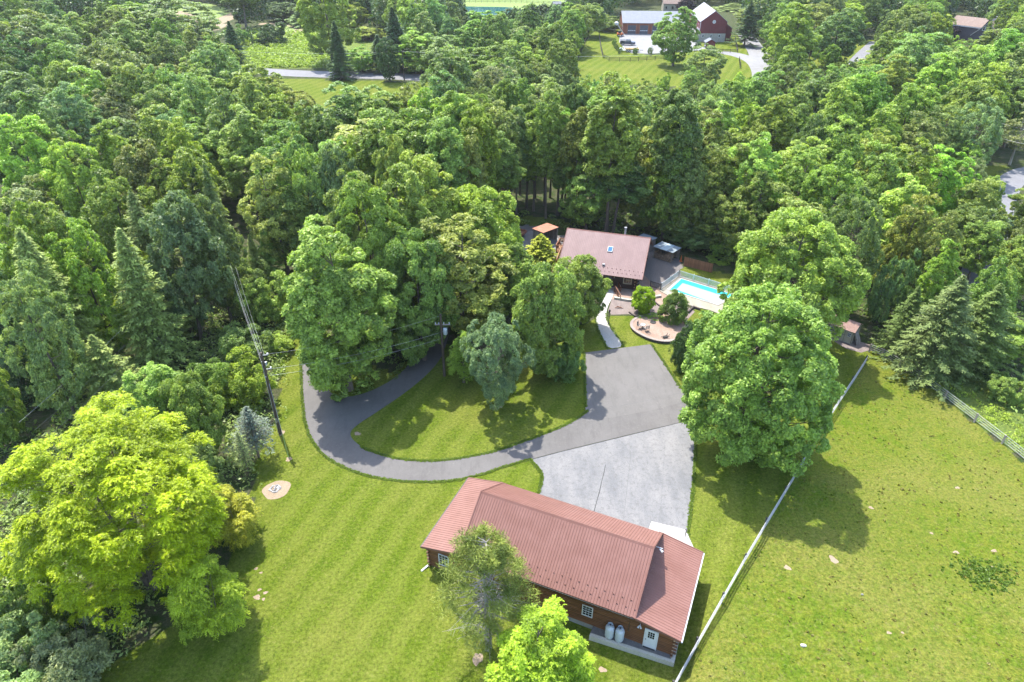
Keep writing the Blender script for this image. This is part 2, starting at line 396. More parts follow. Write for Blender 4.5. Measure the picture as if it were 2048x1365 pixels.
def np_mesh(name, V, F, mat, tint=None):
    """V (n,3), F (m,4) quads"""
    me = bpy.data.meshes.new(name); n = len(V); m = len(F)
    me.vertices.add(n); me.vertices.foreach_set('co', np.asarray(V, np.float32).ravel())
    K = np.asarray(F).shape[1]; me.loops.add(m*K); me.loops.foreach_set('vertex_index', np.asarray(F, np.int32).ravel())
    me.polygons.add(m); me.polygons.foreach_set('loop_start', np.arange(0, m*K, K, dtype=np.int32))
    me.polygons.foreach_set('loop_total', np.full(m, K, np.int32))
    if tint is not None:
        a = me.attributes.new('tint', 'FLOAT', 'FACE'); a.data.foreach_set('value', np.asarray(tint, np.float32))
    me.materials.append(mat); me.update(calc_edges=True); return me
def sheet(name, pts, z, mat, smooth=0, label=None):
    """flat ground sheet from world xy points"""
    if smooth: pts = chaikin(pts, smooth)
    mb = MB(); mb.poly([(x, y, float(terr(x, y))+z) for x, y in pts])
    me = mb.mesh(name, mat)
    import bmesh
    bm = bmesh.new(); bm.from_mesh(me); bmesh.ops.triangulate(bm, faces=bm.faces[:])
    for f in bm.faces:
        if f.normal.z < 0: f.normal_flip()
    bm.to_mesh(me); bm.free()
    return structure(link(name, me))
def slab(name, pts, z0, z1, mat, smooth=0, parent=None):
    if smooth: pts = chaikin(pts, smooth)
    a = sum(pts[i][0]*pts[(i+1) % len(pts)][1]-pts[(i+1) % len(pts)][0]*pts[i][1] for i in range(len(pts)))
    if a < 0: pts = pts[::-1]
    mb = MB(); mb.prism([(x, y, z0) for x, y in pts], (0, 0, z1-z0))
    return mb.build(name, mat, parent)
def ribbon(centre, w_):
    c = [np.array(p, float) for p in centre]; Lp = []; Rp = []
    for i, p in enumerate(c):
        d = c[min(i+1, len(c)-1)]-c[max(i-1, 0)]; d /= np.linalg.norm(d); n = np.array([-d[1], d[0]])
        ww = w_[i] if hasattr(w_, '__len__') else w_
        Lp.append(tuple(p+n*ww/2)); Rp.append(tuple(p-n*ww/2))
    return Lp+Rp[::-1]

# ================================================================== GROUND AND PAVED SURFACES
LAWN = [(603, 545), (585, 600), (572, 650), (580, 690), (562, 740), (556, 790), (548, 850), (525, 890), (505, 930), (515, 960), (500, 1010), (478, 1080),
        (430, 1160), (330, 1260), (200, 1345), (100, 1500), (200, 1900), (1400, 1900), (1368, 1360), (1740, 700), (1700, 690), (1640, 655), (1560, 640), (1480, 600), (1402, 610), (1382, 626),
        (1330, 625), (1240, 632), (1190, 640), (1150, 655), (1105, 690), (1040, 710), (960, 720), (893, 690), (850, 690), (790, 745), (650, 700), (640, 545)]
LAWN_B = [(1362, 531), (1400, 536), (1500, 556), (1560, 590), (1540, 625), (1480, 600), (1435, 580), (1385, 562), (1362, 548)]
PASTURE = [(1740, 700), (1362, 1365), (1300, 1900), (3600, 1900), (2600, 1320), (2048, 925), (1840, 760)]
WILD = [(1740, 690), (1835, 752), (2048, 920), (2400, 1180), (2500, 1050), (2060, 800), (1960, 755), (1900, 722), (1800, 695)]
GRAVEL = [(1000, 455), (1060, 450), (1120, 470), (1300, 492), (1365, 520), (1362, 550), (1345, 560), (1330, 600), (1290, 600), (1230, 600), (1190, 590), (1120, 575), (1080, 560), (1060, 520), (1020, 500)]
GRASS_BEHIND = [(1010, 440), (1060, 432), (1130, 440), (1140, 455), (1060, 452)]
TL_LAWN = [(470, 150), (560, 157), (840, 166), (990, 178), (960, 230), (700, 240), (560, 215), (470, 190)]
TL_MEADOW = [(470, 60), (560, 52), (660, 60), (840, 110), (860, 142), (640, 138), (480, 138)]
FIELD_A = [(300, 12), (370, 2), (420, 8), (452, 18), (456, 26), (430, 38), (395, 30), (360, 22), (310, 20)]
FIELD_B = [(535, 52), (570, 47), (596, 60), (588, 68), (560, 70), (536, 66)]
SOIL_A = [(290, 20), (360, 23), (395, 31), (432, 39), (470, 26), (478, 30), (445, 55), (430, 62), (395, 45), (340, 36), (290, 32)]
SOIL_B = [(520, 48), (545, 46), (615, 56), (600, 70), (580, 68), (592, 60), (570, 50), (530, 56)]
TOP_PAST = [(760, -14), (1240, -14), (1222, 6), (1200, 30), (1150, 30), (1000, 24), (850, 14)]
B_LAWN = [(1190, 62), (1240, 60), (1262, 100), (1300, 112), (1400, 100), (1480, 100), (1520, 120), (1515, 175), (1400, 172), (1150, 170), (1140, 150), (1162, 90)]
B_LAWN2 = [(1405, 72), (1475, 72), (1500, 85), (1500, 100), (1480, 110), (1420, 108), (1395, 85)]
R_LAWN = [(1690, 80), (1750, 80), (1752, 92), (1700, 130), (1620, 160), (1600, 140), (1612, 115)]
RR_LAWN = [(1955, 330), (2000, 335), (2008, 352), (2000, 380), (1985, 402), (1940, 402), (1940, 360)]
BARN_ALL = [(1130, 170), (1140, 150), (1162, 80), (1235, 58), (1235, 20), (1480, 15), (1500, 60), (1535, 100), (1525, 175)]

def xs_axis():
    a = list(np.arange(-1500, -300, 75.))+list(np.arange(-300, -95, 4.))+list(np.arange(-95, 95, .75))+list(np.arange(95, 330, 4.))+list(np.arange(330, 1531, 75.))
    return np.array(a)
def ys_axis():
    return np.array(list(np.arange(-120, 12, 12.))+list(np.arange(12, 128, .75))+list(np.arange(128, 460, 2.5))+list(np.arange(460, 1800, 60.)))
def make_ground():
    X, Y = np.meshgrid(xs_axis(), ys_axis()); Z = terr(X, Y)
    r = np.random.default_rng(3)
    far = 1+0*Z
    Zb = Z
    px, py, _ = proj(X, Y, Z)
    ok = Y > 10
    def msk(*polys):
        q = np.zeros(X.shape, bool)
        for p in polys: q |= inpoly(px, py, p)
        return (q & ok).astype(np.float32)
    lawn = msk(LAWN, LAWN_B, TL_LAWN, B_LAWN, B_LAWN2, R_LAWN, RR_LAWN, GRASS_BEHIND)
    wild = msk(WILD, TL_MEADOW); past = msk(PASTURE); crop = msk(FIELD_A, FIELD_B, TOP_PAST); soil = msk(SOIL_A, SOIL_B); grav = msk(GRAVEL)
    far_m = ((Y > 420) & (np.abs(X) < 4000)).astype(np.float32)*.0
    n = X.size; V = np.stack([X.ravel(), Y.ravel(), Zb.ravel()], 1)
    ny, nx = X.shape; i = np.arange(ny-1)[:, None]*nx+np.arange(nx-1)[None]
    F = np.stack([i, i+1, i+nx+1, i+nx], -1).reshape(-1, 4)
    me = np_mesh('ground', V, F, M['ground'])
    for nm, chans in (('zone', (lawn, past, wild)), ('zone2', (crop, soil, grav))):
        a = me.color_attributes.new(nm, 'FLOAT_COLOR', 'POINT')
        d = np.ones((n, 4), np.float32)
        for k, c in enumerate(chans): d[:, k] = c.ravel()
        a.data.foreach_set('color', d.ravel())
    for p in me.polygons: pass
    me.polygons.foreach_set('use_smooth', np.ones(len(me.polygons), bool))
    return structure(link('ground', me))
make_ground()

# driveway loop with the second branch, and the parking pad
drv = [(606, 520), (603, 615), (601, 700), (604, 800), (612, 862), (640, 908), (690, 938), (750, 957), (820, 965), (900, 964), (960, 951), (1010, 933), (1061, 919),
       (1130, 901), (1200, 884), (1290, 862), (1392, 838), (1400, 800), (1383, 786), (1362, 778), (1270, 800), (1175, 822),
       (1162, 832), (1130, 852), (1060, 879), (990, 904), (900, 921), (830, 923), (770, 913), (720, 894), (698, 872), (706, 855), (760, 821), (830, 772), (878, 726), (893, 690),
       (905, 640), (960, 570), (1045, 515), (1030, 498), (930, 566), (870, 620), (850, 690), (800, 752), (740, 785), (690, 797), (657, 787), (645, 750), (640, 700), (640, 620), (642, 520)]
sheet('driveway', wpoly(drv), .018, 'asphalt', 2)
pad = [(1168, 706), (1303, 689), (1330, 728), (1362, 778), (1385, 800), (1300, 822), (1172, 845), (1170, 800), (1171, 760)]
sheet('parking_pad', wpoly(pad), .024, 'asphalt_pad')
sheet('asphalt_joint', ribbon(wpoly([(1174, 826), (1240, 812), (1300, 801), (1368, 785)]), .035), .029, 'seam')
conc = wpoly([(1061, 919.5), (1084, 945), (1083, 965), (1076, 988), (1058, 1008)])
gl = lambda a, b: tuple(GO+a*GU+b*GV)
conc += [gl(6.0, 7.6), gl(15.4, 7.6), gl(15.9, 8.6)]+wpoly([(1379, 1062), (1388, 960), (1393, 860), (1391, 838.5), (1290, 862.5), (1200, 884.5), (1130, 901.5)])
sheet('concrete_yard', conc, .012, 'old_concrete')
sheet('yard_crack', ribbon(wpoly([(1211, 930), (1208, 946), (1203, 965), (1199, 984), (1193, 1005), (1188, 1024)]), [.04, .07, .05, .08, .06, .07]), .0165, 'crack')
sheet('yard_seam', ribbon(wpoly([(1262, 905), (1256, 960), (1250, 1010), (1247, 1040)]), .03), .0165, 'seam')
sheet('yard_seam', ribbon(wpoly([(1330, 880), (1326, 950), (1322, 1010), (1318, 1045)]), .02), .0165, 'seam')
sheet('yard_seam', ribbon(wpoly([(1078, 985), (1200, 1000), (1385, 1020)]), .02), .017, 'seam')
sheet('yard_seam', ribbon(wpoly([(1061, 920), (1130, 902), (1200, 885), (1290, 863), (1388, 839)]), .07), .0225, 'crack')
slab('concrete_apron', wpoly([(1303, 1044), (1371, 1061), (1387, 1096)])+[gl(16.3, 7.8), gl(12.4, 7.8)], -.1, .07, 'new_concrete')['kind'] = 'structure'
walk = [(1216, 578), (1209, 598), (1199, 614), (1191, 630), (1192, 650), (1203, 675), (1216, 699), (1249, 694), (1229, 667), (1215, 645), (1212, 628), (1216, 612), (1223, 600), (1229, 584)]
sheet('walkway', wpoly(walk), .05, 'new_concrete', 1)
sheet('gravel_bed', wpoly([(1226, 592), (1216, 622), (1222, 630), (1258, 629), (1292, 640), (1330, 632), (1370, 645), (1390, 624), (1366, 608), (1330, 588), (1290, 590)]), .010, 'mulch')
sheet('house_terrace', wpoly([(1195, 575), (1200, 590), (1216, 598), (1330, 612), (1345, 595), (1310, 575), (1290, 552), (1240, 560)]), .014, 'paver')
# utility shed's gravel footing, fire pit circle, bare spots in the turf
sheet('gravel_strip', wpoly([(1645, 668), (1655, 664), (1740, 690), (1742, 700), (1722, 706), (1690, 697)]), .012, 'mulch')
def blot(px, py, rx, ry, seed, mat='soil', z=.012, n=18, wob=1.0):
    r = random.Random(seed); c = at(px, py); pts = []
    ph = [r.uniform(0, 6.28) for _ in range(4)]
    for i in range(n):
        a = 2*PI*i/n; k = 1+wob*(.16*math.sin(2*a+ph[0])+.14*math.sin(3*a+ph[1])+.10*math.sin(5*a+ph[2])+r.uniform(-.06, .06))
        pts.append((c.x+rx*k*math.cos(a), c.y+ry*k*math.sin(a)))
    return sheet('bare_soil_patch', pts, z, mat)
blot(553, 980, 1.2, 1.25, 1, wob=.3, n=26)
for i, (x, y, a, b_) in enumerate(((1667, 1120, .3, .42), (1575, 1136, .26, .26), (1742, 1016, .2, .18), (1912, 1105, .22, .18), (1988, 1102, .22, .16), (1985, 1135, .2, .12),
                                  (1778, 1266, .16, .14), (1863, 1067, .14, .12), (1915, 976, .2, .16), (1805, 1266, .12, .1), (512, 1138, .16, .12), (522, 1146, .12, .1), (519, 1180, .16, .12), (531, 1186, .2, .13), (527, 1199, .14, .12), (563, 866, .3, .45), (578, 919, .32, .28),
                                  (514, 1195, .3, .2), (955, 1318, .35, .5), (1205, 1340, .3, .2), (715, 868, .35, .25), (995, 815, .5, .35), (1092, 742, .4, .3))):
    blot(x, y, a, b_, 10+i)

# far roads
def wribbon(pts, w_): return ribbon(chaikin(wpoly(pts), 2, False), w_)
sheet('road', wribbon([(-60, 40), (105, 66), (240, 100), (380, 131), (550, 146), (700, 151), (830, 154), (1000, 168)], 8.6), .03, 'road')
sheet('road', wribbon([(1925, 690), (1942, 620), (1955, 560), (1972, 500), (1992, 440), (2004, 392), (2022, 358), (2070, 338), (2180, 345)], 4.6), .03, 'road')
sheet('barn_drive', wribbon([(1390, 95), (1420, 103), (1470, 108), (1510, 122), (1525, 145), (1523, 172)], 6.0), .02, 'gravel_yard')
sheet('barn_drive', wribbon([(1490, 68), (1505, 90), (1518, 110), (1524, 140)], 6.5), .026, 'gravel_yard')
sheet('barn_yard', wpoly([(1240, 69), (1238, 84), (1250, 100), (1262, 107), (1300, 108), (1345, 105), (1395, 101), (1402, 90), (1395, 70), (1370, 64)]), .014, 'gravel_yard')
sheet('lane', wribbon([(1705, 130), (1725, 108), (1752, 84)], 4.2), .02, 'road')
sheet('gravel_yard', wpoly([(1000, 500), (1018, 478), (1062, 462), (1120, 478), (1136, 500), (1120, 540), (1070, 560), (1040, 540)]), .010, 'gravel_yard')
sheet('pond', wpoly([(870, 16), (900, 13), (1020, 15), (1050, 22), (1040, 30), (960, 31), (890, 28)]), .03, 'pond')

# ================================================================== LOG GARAGE
def panels(parent, origin, udir, sdir, length, slope, wdt, mat, thick=.03, rib=.026, name='roof_panel'):
    """standing seam panels laid side by side: each an object sharing one mesh; udir along the eave, sdir up the slope"""
    n = max(1, round(length/wdt)); wd = length/n
    u = Vector(udir).normalized(); s = Vector(sdir).normalized(); nz = u.cross(s)
    if nz.z < 0: nz = -nz
    def P(a, b, c): return tuple(u*a+s*b+nz*c)
    mb = MB(); g = .006
    mb.hexa([P(g, 0, 0), P(wd-g, 0, 0), P(wd-g, slope, 0), P(g, slope, 0), P(g, 0, thick), P(wd-g, 0, thick), P(wd-g, slope, thick), P(g, slope, thick)])
    mb.hexa([P(wd-.020, -.002, thick-.005), P(wd-.003, -.002, thick-.005), P(wd-.003, slope-.002, thick-.005), P(wd-.020, slope-.002, thick-.005),
             P(wd-.018, -.002, thick+rib), P(wd-.005, -.002, thick+rib), P(wd-.005, slope-.002, thick+rib), P(wd-.018, slope-.002, thick+rib)])
    me = mb.mesh(name, mat)
    for i in range(n): link(name, me, parent, loc=Vector(origin)+u*wd*i)
    return nz

def win(parent, x0, x1, z0, z1, y, cols=3, rows=4, frame=.07, name='window', mat='white', back=.02):
    """sash window on the wall plane y, facing -y: frame and muntins, each pane its own glass"""
    mb = MB()
    mb.box(x0-frame, x1+frame, y-.05, y-.003, z1, z1+frame); mb.box(x0-frame, x1+frame, y-.06, y-.003, z0-frame*1.2, z0)
    mb.box(x0-frame, x0, y-.048, y-.003, z0, z1); mb.box(x1, x1+frame, y-.048, y-.003, z0, z1)
    t = .022
    for c in range(1, cols):
        x = x0+(x1-x0)*c/cols; mb.box(x-t/2, x+t/2, y-.040, y-.008, z0, z1)
    for r in range(1, rows):
        z = z0+(z1-z0)*r/rows; tt = t*(1.9 if (r*2 == rows) else 1); mb.box(x0, x1, y-.043, y-.006, z-tt/2, z+tt/2)
    w_ = mb.build(name, mat, parent)
    gp = MB().box(x0, x1, y-.020, y-.004, z0, z1).build('pane', 'glass', w_)
    return w_

def garage():
    Lm, W, he, hr, wl, wr, hs = 14.07, 8.41, 3.28, 6.17, 3.35, 3.31, 2.58
    G = thing('log_garage', 'long log garage with a brick red metal roof and a lower wing at each end', 'garage', (GO[0], GO[1], 0), GP)
    vf, vb = .5, W-.45                       # wall faces
    ul, ur = -wl+.35, Lm+wr-.42
    # wall cores, a little inside the log faces
    def under(u):
        if u < 0: return he-(he-hs)*(-u/wl)-.16
        if u > Lm: return he-(he-hs)*((u-Lm)/wr)-.16
        return he-.14
    core = MB()
    core.prism([(ul, vf+.08, -.6), (ur, vf+.08, -.6), (ur, vf+.08, under(ur)), (Lm, vf+.08, under(Lm)), (0, vf+.08, under(0)), (ul, vf+.08, under(ul))], (0, vb-vf-.16, 0))
    core.build('wall', 'log_shaded', G)
    # log courses
    lh = .19; z = .02
    while z < he-.2:
        def lim(sgn):       # how far the course runs before it meets the wing roof
            zz = z+lh
            if zz < under(ul if sgn < 0 else ur): return ul if sgn < 0 else ur
            return (-(he-.16-zz)/(he-hs)*wl) if sgn < 0 else Lm+(he-.16-zz)/(he-hs)*wr
        a, b = lim(-1), lim(1)
        if b-a > 2:
            for v_, s in ((vf, -1), (vb, 1)):
                prof = [(0, 0), (0.035, .02), (.05, lh/2), (.035, lh-.02), (0, lh-.004)]
                mb = MB(); mb.prism([(a, v_-s*0.0+(-s)*(-p[0])*1.0, z+p[1]) for p in prof]+[(a, v_-s*.07, z+lh-.004), (a, v_-s*.07, z)], (b-a, 0, 0))
                mb.build('log', 'log', G)
        if z < hs-.25:
            for u_, s in ((ul, -1), (ur, 1)):
                mb = MB(); mb.prism([(u_+s*p, vf+.02, z+q) for p, q in [(0, 0), (.035, .02), (.05, lh/2), (.035, lh-.02), (0, lh-.004), (-.07, lh-.004), (-.07, 0)]], (0, vb-vf-.04, 0))
                mb.build('log', 'log', G)
        z += lh
    # corner log ends
    i = 0; z = .1
    while z < hs-.2:
        for u_ in (ul, ur):
            for v_ in (vf, vb):
                s = -1 if v_ == vf else 1; t = -1 if u_ == ul else 1
                if i % 2 == 0: p, q = (u_-t*.02, v_, z), (u_-t*.02, v_+s*.22, z)
                else: p, q = (u_, v_-s*.02, z), (u_+t*.24, v_-s*.02, z)
                e = MB().tube([p, q], .085, 10).build('log_end', 'log', G)
                d = (Vector(q)-Vector(p)).normalized()
                MB().tube([Vector(q)+d*.001, Vector(q)+d*.008], .078, 10).build('cut_face', 'log_end', e)
        z += .19; i += 1
    # upper gable walls in siding
    rise = hr-he
    for u_, t in ((.38, -1), (Lm-.38, 1)):
        mb = MB(); mb.prism([(u_, .2, he-.05), (u_, W-.2, he-.05), (u_, W/2, hr-.16)], (t*-.12, 0, 0)); mb.build('gable_wall', 'log', G)
    # main roof
    sl_ = math.hypot(W/2, rise); sf = (0, W/2, rise); sb = (0, -W/2, rise)
    for nm_, org, sd in (('f', (0, 0, he), sf), ('b', (0, W, he), sb)):
        u = Vector((1, 0, 0)); s = Vector(sd).normalized(); n = u.cross(s); n = n if n.z > 0 else -n
        mb = MB(); a = Vector(org)
        mb.hexa([tuple(a+u*p+s*q+n*r) for r in (-.13, -.004) for p, q in ((.03, .03), (Lm-.03, .03), (Lm-.03, sl_-.02), (.03, sl_-.02))])
        R = mb.build('roof', 'roof_trim', G)
        panels(R, org, (1, 0, 0), sd, Lm, sl_-.05, .225, 'roof_red')
        # rake flashings
        for uu in (-.02, Lm-.07):
            MB().hexa([tuple(a+u*(uu+p)+s*q+n*r) for r in (-.17, .075) for p, q in ((0, -.01), (.09, -.01), (.09, sl_), (0, sl_))]).build('rake_trim', 'roof_trim', R)
        if nm_ == 'f':
            # two staggered rows of snow guards low on the front slope
            tn = W/2/sl_
            g_me = MB().prism([(-.05, 0, 0), (.05, 0, 0), (.05, .04, .07), (-.05, .04, .07)], (0, .03, .0)).mesh('snow_guard', 'roof_trim')
            for k in range(22):
                for row, (off, vv) in enumerate(((.0, .87), (.4, .43))):
                    uu = .35+off+k*.80/1.22*1.0
                    if uu > Lm-.2: continue
                    p = a+u*uu+s*(vv/tn)+n*.03
                    link('snow_guard', g_me, R, loc=p, rot=(math.atan2(rise, W/2), 0, 0))
    MB().prism([(-.03, W/2-.17, hr-.085), (-.03, W/2, hr+.062), (-.03, W/2+.17, hr-.085), (-.03, W/2, hr+.03)], (Lm+.06, 0, 0)).build('ridge_cap', 'roof_trim', G)
    # wing roofs
    for t, ue, org in ((-1, -wl, None), (1, Lm+wr, None)):
        ui = .33 if t < 0 else Lm-.33
        wlen = wl if t < 0 else wr
        slope_v = Vector((-t*1.0, 0, (he-hs)/wlen)); full = abs(ui-ue); sl2 = math.hypot(full, full*(he-hs)/wlen)
        a = Vector((ue, 0, hs)); s = slope_v.normalized(); v = Vector((0, 1, 0)); n = v.cross(s); n = n if n.z > 0 else -n
        mb = MB(); mb.hexa([tuple(a+v*p+s*q+n*r) for r in (-.12, -.004) for p, q in ((.03, .02), (W-.03, .02), (W-.03, sl2), (.03, sl2))])
        R = mb.build('wing_roof', 'roof_trim', G)
        panels(R, a, (0, 1, 0), s, W, sl2, .225, 'roof_red')
        for vv in (-.02, W-.06): MB().hexa([tuple(a+v*(vv+p)+s*q+n*r) for r in (-.15, .07) for p, q in ((0, -.01), (.08, -.01), (.08, sl2-.35), (0, sl2-.35))]).build('rake_trim', 'roof_trim', R)
        x = ue+t*.06
        MB().box(min(x-.05, x+.05), max(x-.05, x+.05), .0, W, hs-.12, hs-.03).build('gutter', 'white' if t > 0 else 'dark', G)
    MB().box(.2, Lm-.1, -.07, -.01, he-.13, he-.05).build('gutter', 'dark', G)
    # windows, door, lamps
    win(G, -2.02, -1.24, .72, 1.86, vf-.05, 3, 4)
    win(G, 10.12, 10.82, 1.06, 2.08, vf-.05, 3, 4)
    D = MB().box(14.88, 15.72, vf-.115, vf-.055, .06, 2.0).build('door', 'white', G)
    fr = MB(); fr.box(14.80, 14.87, vf-.13, vf-.05, .03, 2.08); fr.box(15.73, 15.80, vf-.13, vf-.05, .03, 2.08); fr.box(14.87, 15.73, vf-.13, vf-.05, 2.01, 2.08)
    fr.build('frame', 'white', D); MB().box(14.87, 15.73, vf-.2, vf-.06, 0.0, .055).build('threshold', 'dark', D)
    for i in range(3):
        for j in range(3):
            x = 15.07+i*.165; zz = 1.18+j*.24
            MB().box(x, x+.135, vf-.122, vf-.112, zz, zz+.205).build('pane', 'glass', D)
    MB().tube([(14.96, vf-.11, .95), (14.96, vf-.17, .95)], [.02, .035], 8).build('knob', 'dark', D)
    lf = MB().tube([(14.42, vf-.05, 2.3), (14.42, vf-.22, 2.3)], .03, 6).build('wall_lamp', 'white', G)
    for q in (-.12, .12): MB().tube([(14.42+q*.3, vf-.2, 2.28), (14.42+q, vf-.36, 2.18)], [.04, .075], 8).build('lamp_head', 'white', lf)
    MB().tube([(Lm-.35, W*.7, he+1.15), (Lm+.45, W*.7, he+1.15)], .035, 6).build('gable_lamp', 'white', G)
    MB().tube([(Lm+.2, W*.7-.1, he+1.13), (Lm+.5, W*.7-.22, he+1.03)], [.05, .1], 8).build('lamp_head', 'white', G)
    # downspout boot, foundation course
    MB().box(ul-.04, ur+.04, vf-.02, vb+.02, -.5, .02).build('foundation', 'wall_concrete', G)
    MB().bar((ul-.1, vf-.2, .12), (ul-.35, vf-.85, .03), .12, .07).build('downspout', 'white', G)
    MB().bar((13.65, vf-.07, 1.0), (13.65, vf-.07, 2.1), .035).build('conduit', 'dark', G)
    # roller doors on the yard side
    for k in range(3):
        x0 = 1.2+k*4.4; Dm = MB().box(x0, x0+3.2, vb+.05, vb+.09, .03, 2.5).build('garage_door', 'white', G)
        for r in range(1, 5): MB().box(x0, x0+3.2, vb+.085, vb+.10, .03+r*.5-.012, .03+r*.5+.012).build('rail', 'steel', Dm)
    # side window on the right wing wall
    return G
garage()
# ledge: walled slab along the garage's front right corner
LG = thing('retaining_ledge', 'low cream topped concrete wall wrapping the slab at the garage corner below the white door', 'retaining wall', (GO[0], GO[1], 0), GP)
MB().prism([(11.0, -.45, -.62), (17.25, .05-.12, -.62), (17.25, .16, -.62), (11.0, -.17, -.62)], (0, 0, .67)).build('front_wall', 'ledge_top', LG)
MB().prism([(16.95, .17, -.62), (17.25, .17, -.62), (17.2, 1.7, -.62), (16.95, 1.7, -.62)], (0, 0, .66)).build('side_wall', 'ledge_top', LG)
MB().prism([(11.0, -.165, -.6), (16.94, .155, -.6), (16.94, .478, -.6), (11.0, .478, -.6)], (0, 0, .60)).build('slab', 'slab_dark', LG)
def gpos(a, b, z=0): p = GO+a*GU+b*GV; return (p[0], p[1], z)
# propane tanks
def tank_proto():
    t = thing('propane_tank', 'left one of the two white propane tanks standing by the garage wall', 'gas tank', gpos(12.35, .12, .0), GP, 'propane tanks beside the garage')
    r = .34
    MB().lathe([(.2, .10), (r*.93, .14), (r, .22), (r, 1.02), (r*.96, 1.12), (r*.8, 1.22), (r*.5, 1.30), (.05, 1.33)], 20).build('body', 'tank', t, True)
    MB().lathe([(.24, 0), (.27, 0), (.27, .13), (.24, .13)], 16).build('foot_ring', 'tank', t)
    mb = MB()
    for k in range(13):
        a = -.3+k*5.4/12; b = a+5.4/12
        if k == 12: break
        mb.hexa([(math.cos(q)*rr, math.sin(q)*rr, z) for z in (1.26, 1.47) for q, rr in ((a, .19), (b, .19), (b, .205), (a, .205))])
    mb.build('collar', 'tank', t)
    v = MB().tube([(0, 0, 1.3), (0, 0, 1.42)], .035, 8).build('valve', 'steel', t); MB().tube([(0, 0, 1.42), (.0, 0, 1.44)], .06, 8).build('hand_wheel', 'dark', v)
    return t
def children(o): return [c for c in bpy.data.objects if c.parent == o]
def dup(o, loc, rz=None, label=None):
    m = {}
    def cp(a, par):
        c = a.copy(); COL.objects.link(c); c.parent = par
        for ch in kids.get(a.name, []): cp(ch, c)
        return c
    kids = {}
    for q in bpy.data.objects:
        if q.parent: kids.setdefault(q.parent.name, []).append(q)
    r = cp(o, None); r.location = loc
    if rz is not None: r.rotation_euler = (0, 0, rz)
    if label: r['label'] = label
    return r
tk = tank_proto(); dup(tk, gpos(13.1, .16, 0), GP+.5, 'right one of the two white propane tanks, the one nearer the white door')
po = at(1370, 1073); hb = thing('yard_hydrant', 'small black standpipe on the pale concrete apron behind the garage', 'hydrant', tuple(po))
MB().tube([(0, 0, 0), (0, 0, .8)], .035, 8).build('pipe', 'dark', hb); MB().bar((-.12, 0, .8), (.12, 0, .86), .05).build('handle', 'dark', hb); MB().tube([(0, 0, .66), (0, -.14, .6)], .03, 6).build('spout', 'dark', hb)

